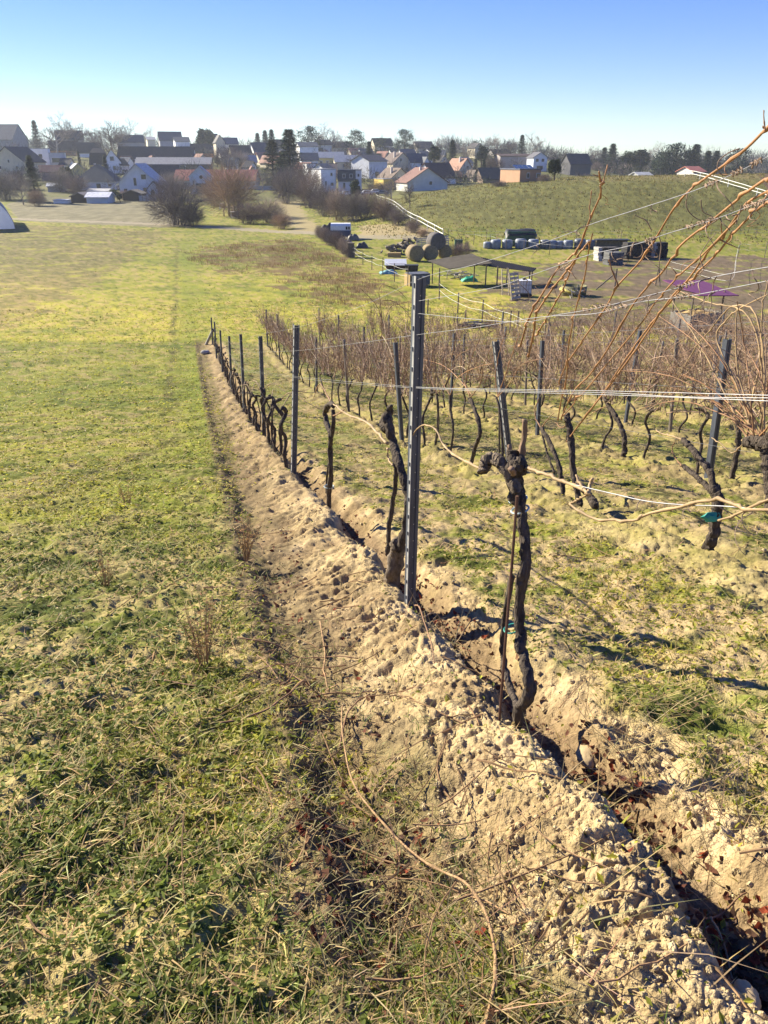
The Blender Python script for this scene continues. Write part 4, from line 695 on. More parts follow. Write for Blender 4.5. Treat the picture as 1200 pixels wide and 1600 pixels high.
for i, (u, w_) in enumerate([(761, 12), (774, 16), (792, 16), (813, 17), (833, 16), (851, 15), (862, 14), (874, 13), (887, 15), (905, 17), (922, 15)]):
    p = hit(u, 388); s = w_ * px(p); mb = MB(); t = np.linspace(0, 2 * math.pi, 21)[:-1]; rr2 = [(.0, 0), (.46, 0), (.5, .08), (.515, .3), (.515, .55), (.5, .74), (.44, .82), (0, .84)]
    V = np.concatenate([np.stack([s * a * np.cos(t) * (1 + .03 * np.sin(3 * t + i)), s * a * np.sin(t), np.full(20, s * bz - .05)], 1) for a, bz in rr2]); q = [[k2 * 20 + j, k2 * 20 + (j + 1) % 20, (k2 + 1) * 20 + (j + 1) % 20, (k2 + 1) * 20 + j] for k2 in range(7) for j in range(20)]
    mb.add(V, q); solo('wrapped_bale', mb, m_wrap if i not in (5, 9, 10) else mm('dark_wrap', (.10, .11, .13), rough=.4, var=.3, spec=.5), p, 'grey plastic wrapped silage bale, %s from the left in the row below the hill' % ORD[i], 'bale', 'wrapped silage bales in a row', True)
# green container under a black tarp
p = hit(812, 383); s = px(p); e = empty('feed_container', p, 'dark green container covered by a sagging black tarp behind the silage bales', 'container'); mb = MB(); mb.box((0, 0, .9), (44 * s, 2.2, 1.8)); 
for i in range(9): mb.box((-20 * s + i * 5 * s, -1.13, .9), (.12, .07, 1.7))
mb.build('body', mm('green_paint', (.03, .085, .055), rough=.6, var=.2), e)
mb = MB(); xx = np.linspace(-24.5 * s, 24.5 * s, 15); yy = np.linspace(-1.35, 1.35, 5); XX, YY = np.meshgrid(xx, yy); zz = 1.85 + .18 * np.cos(YY * 1.6) + .07 * np.sin(XX * 1.9) - .55 * (np.abs(XX) > 22 * s) - .42 * (np.abs(YY) > 1.2); mb.add(np.stack([XX, YY, zz], -1).reshape(-1, 3), [[j * 15 + i, j * 15 + i + 1, j * 15 + i + 16, j * 15 + i + 15] for j in range(4) for i in range(14)]); mb.build('tarp', m_dark, e, True)
p = hit(716, 390); s = px(p); e = empty('green_bin', p, 'small dark green waste container right of the hay bales', 'bin'); mb = MB(); mb.box((0, 0, .55), (11 * s, .9, 1.1), taper=1.08); mb.build('body', mm('green_paint', (.03, .085, .055)), e); mb = MB(); mb.box((0, 0, 1.14), (12.4 * s, 1.0, .08)); mb.build('lid', mm('green_paint_dark', (.02, .05, .035)), e)
# stacks at the right
def stack(u, v, w, hh, lab, c1, c2=None, n=5, yaw=0.):
    p = hit(u, v); s = px(p); mb = MB(); rg = np.random.default_rng(u); W_, H_ = w * s, hh * s
    for i in range(n):
        for j in range(max(2, int(W_ / .45))):
            bw = W_ / max(2, int(W_ / .45)); mb.box((-W_ / 2 + (j + .5) * bw + rg.normal() * .03, rg.normal() * .08, (i + .5) * H_ / n), (bw * .96, 1.3 + .15 * rg.random(), H_ / n * .95), rg.normal() * .04, c3=np.array(c1) * (.75 + .5 * rg.random()) if (c2 is None or j) else np.array(c2) * (.8 + .3 * rg.random()))
    o = solo('firewood_stack', mb, mm('stack_wood', (1, 1, 1), attr=True, var=.35, scale=7., rough=.95), p, lab, 'wood stack', 'stacked firewood piles'); o.rotation_euler = (0, 0, yaw); return o
stack(946, 407, 33, 20, 'short wood pile with a pale sunlit left end, leftmost of the stacked piles', (.05, .045, .045), (.42, .40, .36), yaw=.2)  # leftmost column takes a paler colour than the rest
stack(957, 414, 25, 19, 'small grey wood pile standing in front of the others', (.11, .11, .11), None, yaw=.2)
stack(993, 404, 42, 24, 'wide black wood pile in the middle of the stacked piles', (.035, .033, .034), yaw=.2)
stack(1025, 403, 27, 23, 'tall blocky wood pile with a pale left edge at the right end', (.025, .025, .028), (.30, .29, .27), yaw=.25)
p = hit(955, 388); s = px(p); e = empty('low_rack', p, 'long low dark rack with a flat roof behind the wood piles', 'rack'); mb = MB(); mb.box((0, 0, 1.0), (52 * s, 1.6, .12)); mb.build('roof', m_dark, e); mb = MB(); mb.box((0, .3, .45), (48 * s, .8, .9)); mb.build('body', m_wood, e)
# the open shelter with two roof sheets
ps = hit(686, 450); s = px(ps); yS = ps[1]
e = empty('field_shelter', hit(760, 455), 'open field shelter with two dark corrugated roof sheets on thin posts', 'shelter'); b = np.array(e.location)
def sheet(c, name):
    c = [np.array(q) - b for q in c]; n = 120; A = np.array([lerp(c[0], c[1], t) for t in np.linspace(0, 1, n)]); B = np.array([lerp(c[3], c[2], t) for t in np.linspace(0, 1, n)]); wv = .022 * np.sin(np.arange(n) * math.pi / 2)[:, None] * np.array([[0, 0, 1.]])
    V = np.concatenate([A + wv, B + wv, A + wv - [0, 0, .05], B + wv - [0, 0, .05]]); q = [[i, i + 1, n + i + 1, n + i] for i in range(n - 1)] + [[2 * n + i, 3 * n + i, 3 * n + i + 1, 2 * n + i + 1] for i in range(n - 1)] + [[i, 2 * n + i, 2 * n + i + 1, i + 1] for i in range(n - 1)] + [[n + i, n + i + 1, 3 * n + i + 1, 3 * n + i] for i in range(n - 1)]
    mb = MB(); mb.add(V, q); mb.build(name, mm('corrugated_sheet', (.040, .034, .030), rough=.8, var=.35, scale=1.5, spec=.15), e)
sheet([at(702, 420, yS + .2), at(770, 411, yS + .6), at(738, 396, yS + 4.4), at(668, 407, yS + 4.0)], 'roof'); sheet([at(742, 413, yS + .5), at(832, 424, yS + .3), at(838, 419, yS + 3.6), at(752, 402, yS + 4.0)], 'roof')
for u, v0, v1, yo in [(687, 452, 419, 0.2), (676, 437, 411, 3), (760, 458, 415, .4), (778, 466, 416, .2), (793, 470, 418, .0), (828, 462, 424, .6), (742, 434, 402, 3.6), (832, 440, 419, 3.2)]:
    a = at(u, v1, yS + yo); z0 = float(T(a[0], a[1])); mb = MB(); mb.box((a[0] - b[0], a[1] - b[1], (a[2] + z0) / 2 - b[2]), (.10, .10, a[2] - z0)); mb.build('leg', m_wood, e)
def pallet(loc_, lean, lab, yaw=0., w=1.1, hh=1.3, mt=None):
    mb = MB()
    for i in range(7): mb.box((0, -.05, hh * (i + .5) / 7), (w, .022, hh / 7 * .62))
    for x_ in (-.46, 0, .46): mb.box((x_ * w, 0, hh / 2), (.09, .075, hh))
    for i in range(3): mb.box((0, .05, hh * (i * .47 + .03)), (w, .022, .1))
    o = solo('pallet', mb, mt or m_pale, loc_, lab, 'pallet', 'wooden pallets'); o.rotation_euler = (lean, 0, yaw); return o
p = hit(806, 468); pallet(p, -.22, 'pale pallet leaning against the shelter post beside the white tank', .7, 1.0, 2.0); pallet(hit(659, 391), -.3, 'pale pallet leaning behind the hay bales on the left', .1, 1.4, 1.5); pallet(hit(694, 392), -.35, 'pale pallet leaning behind the hay bales on the right', .3, 1.5, 1.9)
p = hit(790, 462); mb = MB()
for x_ in (-.28, .28): mb.box((x_, 0, 1.0), (.07, .05, 2.1))
for i in range(6): mb.box((0, 0, .25 + i * .33), (.56, .04, .05))
o = solo('ladder', mb, m_pale, p, 'wooden ladder leaning in the shelter beside the pallet', 'ladder'); o.rotation_euler = (-.2, 0, .3)
p = hit(817, 464); e = empty('water_tank', p, 'white caged water tank on a dark pallet at the shelter', 'tank'); mb = MB(); mb.box((0, 0, .78), (1.05, 1.0, .95)); mb.build('tank', m_white, e); mb = MB(); mb.box((0, 0, .12), (1.2, 1.1, .24)); mb.build('pallet', m_dark, e); mb = MB()
for i in range(6): mb.box((-.53 + i * .212, -.52, .78), (.025, .025, 1.)); mb.box((-.54, -.5 + i * .2, .78), (.025, .025, 1.))
for i in range(4): mb.box((0, -.52, .34 + i * .3), (1.1, .02, .025)); mb.box((-.54, 0, .34 + i * .3), (.02, 1.05, .025))
mb.build('cage', M_wire, e); mb = MB(); t = np.linspace(0, 2 * math.pi, 13); mb.tube(np.array([(0, 0, 1.25), (0, 0, 1.40)]), .12, 12); mb.build('cap', m_dark, e)
# junk pile of sticks beneath the shelter, green sheet, board and tub, straw bale
mb = MB(); rg = np.random.default_rng(3)
for i in range(45):
    a = rg.normal(size=3) * [.8, .5, .15] + [0, 0, .35]; d = rg.normal(size=3) * [.7, .4, .15]; mb.tube(np.array([a - d * .6, a + d * .6]), .035, 5, c=np.array((.34, .31, .27)) * (.5 + .8 * rg.random()))
solo('brushwood_pile', mb, mm('stack_wood', (1, 1, 1)), hit(715, 436), 'heap of pale sticks and boards lying under the shelter roof', 'wood pile')
def crumple(w, d, hh, seed, n=14):
    mb = MB(); X, Y = np.meshgrid(np.linspace(-.5, .5, n), np.linspace(-.5, .5, n)); Zz = hh * (.5 + .5 * noi(X * 3 + seed, Y * 3, seed)) * (1 - (2 * np.maximum(abs(X), abs(Y))) ** 3) + .03; mb.add(np.stack([X * w * (1 + .15 * noi(Y * 3, X, seed + 1)), Y * d, Zz], -1).reshape(-1, 3), [[j * n + i, j * n + i + 1, (j + 1) * n + i + 1, (j + 1) * n + i] for j in range(n - 1) for i in range(n - 1)]); return mb
solo('plastic_sheet', crumple(1.5, .9, .7, 4), mm('green_plastic', (.05, .38, .24), rough=.4, var=.15), hit(734, 440), 'bright green plastic sheet crumpled by the stick heap', 'plastic sheet', smooth=True)
solo('tarpaulin', crumple(1.7, 1.2, .5, 7), mm('teal_tarp', (.16, .32, .33), rough=.5, var=.3), hit(607, 428), 'pale teal tarpaulin crumpled on the grass by the fence', 'tarpaulin', smooth=True)
p = hit(618, 420); e = empty('trough_cover', p, 'flat pale grey panel lying tilted on a dark frame inside the fence', 'panel'); mb = MB(); mb.box((0, 0, .62), (2.3, 1.9, .07), rx=.22); mb.build('panel', mm('grey_panel', (.45, .47, .50), rough=.4, var=.1), e); mb = MB(); mb.box((0, .1, .28), (2.0, 1.5, .52)); mb.build('frame', mm('maroon_frame', (.08, .03, .03)), e)
p = hit(643, 424); e = empty('dark_tub', p, 'dark rectangular tub behind the tarped straw bale', 'tub'); mb = MB(); mb.box((0, 0, .3), (1.2, .8, .6), taper=1.1); mb.box((0, 0, .61), (1.4, .95, .05)); mb.build('body', m_dark, e)
p = hit(650, 447); s = px(p); e = empty('straw_bale', p, 'block of straw under a grey cover just left of the tallest post top', 'straw bale'); mb = MB(); mb.box((0, 0, .5), (1.7, 1.3, 1.0)); mb.build('straw', m_straw, e)
mb = MB(); mb.box((.12, -.05, .62), (1.75, 1.42, .95)); mb.build('cover', mm('slate_cover', (.10, .105, .12), rough=.6, var=.3), e); e.rotation_euler = (0, 0, .35)
for i, (u, v, rr_) in enumerate([(622, 397, .55), (610, 398, .5), (633, 389, .6), (642, 385, .45)]):
    mb = MB(); rg = np.random.default_rng(i)
    for j in range(16): a = rg.normal(size=3) * [.4, .25, .0] + [0, 0, .1 + .9 * rg.random()]; d = np.array([rg.normal() * .3, .6, rg.normal() * .1]); mb.tube(np.array([a - d, a + d]), .10 + .06 * rg.random(), 8, c=np.array((.20, .17, .13)) * (.5 + rg.random()))
    solo('log_pile', mb, mm('stack_wood', (1, 1, 1)), hit(u, v), ['knotty log heap at the left of the round hay bales', 'low heap of grey logs left of the knotty heap', 'sunlit log heap behind the leftmost hay bale', 'small log heap below the left leaning pallet'][i], 'wood pile', 'log heaps by the hay bales')
mb = MB(); mb.box((0, 0, .25), (1.6, .7, .5)); solo('straw_block', mb, m_straw, hit(616, 402), 'small pale straw block on the grass before the log heaps', 'straw bale')
# yellow-green tub, pole braces
p = hit(896, 462); e = empty('drinking_tub', p, 'round faded yellow and olive drinking tub in the paddock', 'tub'); mb = MB(); t = np.linspace(0, 2 * math.pi, 25)[:-1]
R4 = [(.0, 0), (.95, 0), (1.0, .75), (.93, .75), (.9, .3), (0, .3)]; V = np.concatenate([np.stack([a * np.cos(t), a * np.sin(t), np.full(24, z_)], 1) for a, z_ in R4]); mb.add(V, [[k2 * 24 + j, k2 * 24 + (j + 1) % 24, (k2 + 1) * 24 + (j + 1) % 24, (k2 + 1) * 24 + j] for k2 in range(5) for j in range(24)]); mb.build('body', mm('olive_tub', (.16, .15, .07), rough=.7, var=.3), e, True)
mb = MB(); mb.tube(np.stack([1.0 * np.cos(t[:9] + 2.6), 1.0 * np.sin(t[:9] + 2.6), np.full(9, .42)], 1), .16, 6); mb.build('band', mm('faded_yellow', (.42, .36, .08), rough=.7), e)
mb = MB(); rg = np.random.default_rng(8)
for i in range(14): a = rg.normal(size=3) * [.25, .15, .3] + [.1, -1.1, .5]; d = rg.normal(size=3) * .35; mb.tube(np.array([a - d, a, a + d * .6]), .025, 5, c=np.array((.36, .34, .30)) * (.5 + .7 * rg.random()))
solo('tangled_branches', mb, mm('stack_wood', (1, 1, 1)), hit(892, 463), 'tangle of pale dead branches in front of the drinking tub', 'branches')
def stick(a, b_, r, name, lab, cat='post', mt=None, group=None):
    mb = MB(); a = np.array(a); mb.tube(np.array([a * 0, np.array(b_) - a]), r, 8); return solo(name, mb, mt or m_wood, a, lab, cat, group)
a = hit(960, 452); s = px(a); stick(a, a + [0, 0, 30 * s], .07, 'brace_post', 'upright grey post carrying the slanted brace beam', 'post'); stick(hit(931, 453), a + [0, .1, 24 * s], .06, 'brace_beam', 'slanted dark beam propping the grey brace post', 'beam')
for i, (u, v) in enumerate([(1024, 447), (1031, 448)]): a = hit(u, v); s = px(a); stick(a, a + [(-1) ** i * .15 - .1, .0, 26 * s], .05, 'leaning_pole', ['darker leaning pole of the pair behind the canes', 'paler leaning pole of the pair behind the canes'][i], 'pole', [m_wood, M_postw][i], 'pair of leaning poles')
# purple roofed feeder
p = hit(1092, 519); s = px(p); e = empty('hay_feeder', p, 'covered hay feeder with magenta sheet roof and grey plank box', 'feeder'); yw = .0
L_, D_ = 42 * s, 2.1
A = at(1075, 521, p[1]); B = at(1124, 513, p[1] + 1.1); dx = (B - A); dx[2] = 0; L_ = np.linalg.norm(dx); yw = math.atan2(dx[1], dx[0]); Cx = (A + B) / 2; e.location = (Cx[0] - .6 * math.sin(yw) * 0, Cx[1], float(T(Cx[0], Cx[1]))); e.rotation_euler = (0, 0, yw); hb = 27 * s
mb = MB()
for (cx, cy, lx, ly) in ((0, 0, L_, .05), (0, 1.5, L_, .05), (-L_ / 2, .75, .05, 1.5), (L_ / 2, .75, .05, 1.5)):
    n = 9 if lx > ly else 7
    for i in range(n): mb.box((cx + (lx / n * (i - (n - 1) / 2) if lx > ly else 0), cy + (ly / n * (i - (n - 1) / 2) if ly > lx else 0), hb / 2 - .05), (lx / n * .95 if lx > ly else .05, ly / n * .95 if ly > lx else .05, hb + .1 * (i % 2)))
mb.build('box', mm('plank_grey', (.23, .215, .19), rough=.9, var=.3, scale=5.), e); mb = MB(); mb.box((0, .75, hb * .55), (L_ * .95, 1.4, hb * .5)); mb.add(crumple(L_ * .9, 1.3, .35, 3).V[0] + np.array([0, .75, hb * .8]), [[j * 14 + i, j * 14 + i + 1, (j + 1) * 14 + i + 1, (j + 1) * 14 + i] for j in range(13) for i in range(13)]); mb.build('hay', m_straw, e)
hl = 2.15
for x_ in (-L_ / 2 + .04, L_ / 2 - .04):
    for y_ in (.06, 1.44): mb = MB(); mb.box((x_, y_, hl / 2), (.07, .07, hl)); mb.build('leg', m_wood, e)
mb = MB(); mb.box((.15, .9, hl + .12), (L_ * 1.30, 2.9, .05), rx=.17, ry=.07); mb.build('roof', mm('magenta_sheet', (.17, .048, .12), rough=.7, var=.12, spec=.4), e)
# straw on the ground at the feeder
mb = MB(); n = 1400; x = Cx[0] + R.normal(size=n) * 1.7 - 1.2; y = Cx[1] + R.normal(size=n) * .9 - .5; blades(mb, x, y, T(x, y) + .03, .15 + .25 * R.random(n), .02 + .012 * R.random(n), 1.2 + .4 * R.random(n), jit((.42, .28, .13), n, .2)); o = mb.build('spilled_straw', M_leaf); o['kind'] = 'stuff'; o['label'] = 'orange tan straw spilled in front of the feeder'; o['category'] = 'straw'
# horse trailer and dark shrub barrier
p = hit(533, 374); s = px(p); e = empty('horse_trailer', p, 'white topped horse trailer with dark blue sides parked behind the brush barrier', 'trailer'); W_ = 31 * s; mb = MB()
mb.box((0, 0, .85), (W_, 1.9, .9)); mb.build('lower_body', mm('navy_paint', (.03, .05, .11), rough=.4, var=.1), e)
mb = MB(); V = []
for x_ in (-W_ / 2, W_ / 2):
    for y_, z_ in ((-.93, 1.3), (-.93, 1.95), (-.75, 2.2), (0, 2.3), (.75, 2.2), (.93, 1.95), (.93, 1.3)): V.append((x_ * (1 if z_ < 2 else .97), y_, z_))
mb.add(V, [[i, i + 1, 8 + i, 7 + i] for i in range(6)] + [[0, 7, 13, 6]], [[0, i, i + 1] for i in range(1, 6)] + [[7, 8 + i, 7 + i] for i in range(1, 6)]); mb.build('canopy', m_white, e)
for x_ in (.30 * W_, .42 * W_): mb = MB(); mb.box((x_, -.945, 1.62), (.09 * W_, .03, .42)); mb.build('window', mm('dark_glass', (.02, .025, .03), rough=.15, var=.1, spec=.5), e)
for x_ in (-.15, .12): mb = MB(); mb.tube(np.array([(x_ * W_, -.98, .32), (x_ * W_, -.80, .32)]), .32, 14); mb.build('wheel', m_dark, e)
for u, v, w_, h_, l_, c_ in [(512, 371, 2.6, 1.7, 'black tarpaulin covered heap left of the white topped trailer', (.018, .018, .02)), (541, 388, 2.2, .9, 'dark blue covered stack in front of the white topped trailer', (.03, .04, .065)), (552, 376, 1.8, .8, 'grey brown low heap right of the white topped trailer', (.12, .105, .09)), (566, 388, 1.6, .6, 'dark flat cover lying on the grass right of the brush barrier', (.03, .03, .035))]:
    mb = crumple(w_, 1.6, h_, u, 18); mb.V[0][:, 2] += .0; X0 = mb.V[0]; X0[:, 2] = X0[:, 2] + h_ * .5 * np.clip(1 - (np.abs(X0[:, 0]) / (w_ * .52)) ** 4, 0, 1) * np.clip(1 - (np.abs(X0[:, 1]) / .85) ** 4, 0, 1); solo('covered_heap', mb, mm('heap_%d' % u, c_, rough=.55, var=.4, spec=.4), hit(u, v), l_, 'heap', None, True)
mb = MB(); mb.box((0, 0, .8), (.7, .7, 1.6)); mb.box((.0, 0, 1.62), (.85, .85, .06)); solo('post_box', mb, m_wood, hit(549, 402), 'thick wooden gate post at the lower end of the brush barrier', 'post')
# ------------------------------------------------------------------ plants: generators
def twig_crown(mb, rg, n, c, rad, L, r, col, flat=1., up=.5):
    d = rg.normal(size=(n, 3)); d /= np.linalg.norm(d, axis=1, keepdims=True); q = np.array(c) + d * np.array(rad) * (rg.random((n, 1)) ** .45)
    dr = d + np.array([0, 0, up]) + rg.normal(size=(n, 3)) * .5; dr /= np.linalg.norm(dr, axis=1, keepdims=True); t = np.linspace(0, 1, 3)[None, :, None]
    P = q[:, None] + dr[:, None] * t * (L * (.5 + rg.random((n, 1, 1)))) + rg.normal(size=(n, 1, 3)) * .12 * L * t * t
    mb.tube(P, np.array([r, r * .8, r * .3])[None] * (.6 + .8 * rg.random((n, 1))), 3, np.array(col)[None] * (.6 + .8 * rg.random((n, 1))))
def branchy(mb, mt_, rg, P0, d, L, r, lv, col):
    """recursive bare branches; tubes appended to mb, finest level to mt_"""
    n = 6; t = np.linspace(0, 1, n); P = [np.array(P0, float)]; dd = np.array(d, float)
    for _ in range(n - 1): dd = dd + rg.normal(size=3) * .10 + [0, 0, .05]; dd /= np.linalg.norm(dd); P.append(P[-1] + dd * L / (n - 1))
    P = np.array(P); (mb if lv > 1 else mt_).tube(P, np.linspace(r, r * .5, n), 6 if lv > 2 else 4 if lv > 1 else 3, np.array(col) * (.7 + .6 * rg.random()))
    if lv == 0: return
    for k in range({4: 6, 3: 6, 2: 6, 1: 5}[lv]):
        f = .35 + .65 * (k + rg.random()) / 6; i = min(int(f * (n - 1)), n - 2); q = P[i] + (P[i + 1] - P[i]) * (f * (n - 1) - i); a = rg.normal(size=3); a -= dd * (a @ dd); a /= np.linalg.norm(a); nd = dd * .75 + a * (.6 + .35 * rg.random()); nd /= np.linalg.norm(nd)
        branchy(mb, mt_, rg, q, nd, L * (.5 + .22 * rg.random()), r * .5, lv - 1, col)
m_br = mm('branch', (1, 1, 1), attr=True, rough=.9, var=.3, scale=5.); m_lf = mat('foliage', (1, 1, 1), .7, .25, 1.5, attr=True, spec=.2, trans=.15)
PR = {}
def proto(nm, kind, seed, col):
    rg = np.random.default_rng(seed); e = empty('tree', (0, 0, -500), 'x', 'tree'); a = MB(); c = MB()
    if kind == 'bare':                                                # about 10 m tall
        branchy(a, c, rg, (0, 0, -.3), (0, 0, 1), 5.2, .22, 4, col); a.build('trunk', m_br, e); c.build('crown', m_br, e)
    elif kind == 'bush':                                              # about 4 m tall, many stems
        for i in range(16): an = rg.random() * 6.28; branchy(a, c, rg, (math.cos(an) * rg.random() * .9, math.sin(an) * rg.random() * .9, -.1), (math.cos(an) * .45 * rg.random(), math.sin(an) * .45 * rg.random(), 1), 1.7 + .8 * rg.random(), .05, 2, col)
        twig_crown(c, rg, 1700, (0, 0, 1.9), (2.2, 2.0, 1.8), 1.0, .011, col); a.build('stems', m_br, e); c.build('twigs', m_br, e)
    elif kind == 'conifer':                                           # about 12 m tall
        a.tube(np.array([(0, 0, -.3), (0, 0, 6.), (0, 0, 12.)]), np.array([.22, .14, .03]), 7, np.array((.07, .05, .04)))
        n = 4600; u = rg.random(n) ** .8; z = .5 + u * 11.3; R_ = (3.5 * (1 - u) ** .85 + .12) * (.72 + .28 * np.sin(z * 5.2 + rg.random() * 6)); an = rg.random(n) * 6.283; rr_ = R_ * rg.random(n) ** .4; x, y = rr_ * np.cos(an), rr_ * np.sin(an)
        blades(c, x, y, z - rr_ * .28, .5 + .6 * rg.random(n), .20 + .2 * rg.random(n), 1.25 + .5 * rg.random(n), np.array(col)[None] * (.45 + 1.0 * rg.random((n, 1))), an, .5); a.build('trunk', m_br, e); c.build('crown', m_lf, e)
    elif kind == 'round':                                             # about 6 m evergreen of clumps
        a.tube(np.array([(0, 0, -.3), (.1, 0, 2.), (0, 0, 4.)]), np.array([.2, .15, .05]), 7, np.array((.07, .05, .04))); n = 3000; K = 20; cc = rg.normal(size=(K, 3)); cc /= np.linalg.norm(cc, axis=1, keepdims=True); cc = cc * [1.7, 1.6, 1.7] * (.45 + .5 * rg.random((K, 1))) + [0, 0, 3.3]; k = rg.integers(0, K, n); d = rg.normal(size=(n, 3)); d /= np.linalg.norm(d, axis=1, keepdims=True); q = cc[k] + d * (.55 + .5 * rg.random((K, 1)))[k] * rg.random((n, 1)) ** .3
        leaves(c, q[:, 0], q[:, 1], q[:, 2], .22 + .25 * rg.random(n), np.array(col)[None] * ((.5 + .8 * rg.random((K, 1)))[k]) * (.7 + .6 * rg.random((n, 1))), 1.5, .7, .05); a.build('trunk', m_br, e); c.build('crown', m_lf, e)
    elif kind == 'pine':                                              # about 9 m, open layered crown
        a.tube(np.array([(0, 0, -.3), (.2, 0, 4.), (0, 0, 8.6)]), np.array([.2, .15, .05]), 7, np.array((.09, .06, .05))); K = 26
        for i in range(K):
            z = 1.6 + 7.2 * i / K; an = rg.random() * 6.28; Rr = (1.0 + 2.2 * math.sin(math.pi * min(1, (i / K) * .75 + .25))) * (.5 + .5 * rg.random()); q = np.array([math.cos(an) * Rr, math.sin(an) * Rr, z + .3]); a.tube(np.array([(0, 0, z - .3), q]), np.array([.06, .02]), 4, np.array((.08, .06, .05))); n = 120; d = rg.normal(size=(n, 3)) * [.75, .75, .3] + q
            blades(c, d[:, 0], d[:, 1], d[:, 2], .3 + .3 * rg.random(n), .10 + .08 * rg.random(n), rg.random(n) * 1.4, np.array(col)[None] * (.5 + .9 * rg.random((n, 1))))
        a.build('trunk', m_br, e); c.build('crown', m_lf, e)
    PR[nm] = e
for i in range(4): proto('bare%d' % i, 'bare', 10 + i, [(.20, .17, .145), (.24, .205, .175), (.17, .14, .12), (.26, .23, .20)][i])
for i in range(4): proto('bush%d' % i, 'bush', 20 + i, [(.20, .165, .145), (.36, .26, .17), (.16, .115, .10), (.25, .195, .16)][i])
proto('con0', 'conifer', 31, (.030, .060, .032)); proto('con1', 'conifer', 32, (.022, .042, .030)); proto('round0', 'round', 33, (.035, .055, .026)); proto('round1', 'round', 34, (.05, .07, .03)); proto('pine0', 'pine', 35, (.030, .050, .030)); proto('pine1', 'pine', 36, (.035, .055, .030))
HT = dict(bare=9.6, bush=4.0, con=12., round=5.6, pine=9.3)
def plant(nm, u, v, hpx, lab, wf=1., y=None, group=None, cat=None, name=None):
    """base at pixel u,v; height in photo pixels"""
    p = hit(u, v) if y is None else np.array([at(u, v, y)[0], y, float(T(at(u, v, y)[0], y))])
    if y is not None: hpx = hpx + (800 - 1200 * ((p - CAM)[1] * ST + (p - CAM)[2] * CT) / dep(p)) - v
    s = hpx * px(p) / HT[nm.rstrip('0123456789')]; o = dup(PR[nm], p - [0, 0, .15], R.random() * 6.28, (s * wf, s * wf, s), lab, group, cat or ('bush' if nm.startswith('bush') else 'tree')); k = nm.rstrip('0123456789')
    o.name = name or dict(bare='bare_tree', bush='bush', con='conifer', round='evergreen_tree', pine='pine_tree')[k]; return o
# bushes between the meadow and the village, and in the gully
BG = 'bare bushes below the village'
plant('bush0', 276, 352, 66, 'large dark grey bare bush beside the grass lane, its shadow falling right', 1.15, group=BG)
plant('bush2', 300, 354, 34, 'low twiggy bramble at the right foot of the large grey bush', 1.0, group=BG)
plant('bush1', 362, 338, 72, 'large rounded tan bush in front of the red roofed wing', 1.05, group=BG); plant('bush3', 335, 322, 40, 'pale bare shrub at the left side of the large tan bush', .9, group=BG)
plant('bush2', 390, 350, 32, 'dark low bush right of the small white hut', 1.3, group=BG); plant('bush3', 420, 348, 34, 'brown spreading bush on the slope right of the dark low bush', 1.4, group=BG); plant('bush1', 440, 358, 24, 'straw coloured small bush at the foot of the slope by the track', 1.2, group=BG)
plant('bush0', 448, 318, 52, 'slender grey bare shrub below the pointed tent roof', .8, group=BG)
for i, (n_, u, v, hh, w_, l_) in enumerate([('bush2', 486, 325, 62, 1.0, 'dark brown bush below the white flat roofed pair'), ('bush0', 508, 338, 60, 1.0, 'brown grey gully bush under the white flat roofed pair'), ('bush3', 528, 345, 62, .9, 'pale stemmed gully bush behind the horse trailer'), ('bush0', 552, 346, 55, 1.0, 'grey gully bush just right of the pale stemmed one'), ('bush2', 572, 340, 52, 1.2, 'dark gully bush below the parked cars'), ('bush2', 600, 345, 46, 1.2, 'dark bush in the shaded hollow at the hill foot'), ('bush0', 622, 352, 36, 1.2, 'low grey bush at the left end of the white rail fence'), ('bush3', 645, 364, 28, 1.2, 'pinkish brown low bush beside the lower white rail'), ('bush1', 660, 370, 18, 1.3, 'small tawny bush at the foot of the white rail fence'), ('bush2', 512, 378, 26, .8, 'black bramble mound left of the horse trailer')]): plant(n_, u, v, hh * .78, l_, w_ * .85, group='gully bushes at the hill foot')
plant('bare1', 612, 322, 50, 'bare open tree at the left shoulder of the round hill', .9); plant('bare2', 640, 325, 44, 'small bare tree on the left shoulder of the hill, right one', .8); plant('round0', 556, 316, 36, 'dark evergreen shrub beside the parked cars', .8)
plant('bush2', 716, 402, 22, 'dark brush heap right of the hay bale pile', 1.7); plant('bush3', 729, 392, 17, 'small upright dead shrub right of the green bin', .4)
# brush barrier: single shrubs in a row
for i, (u, v, hh, n_) in enumerate([(500, 372, 20, 'bush3'), (508, 378, 22, 'bush3'), (517, 384, 24, 'bush0'), (527, 390, 28, 'bush2'), (537, 397, 26, 'bush3'), (545, 402, 24, 'bush0')]): plant(n_, u, v, hh, 'grey dry brush mound, %s from the top in the barrier below the horse trailer' % ORD[i], .75, group='brush barrier mounds')
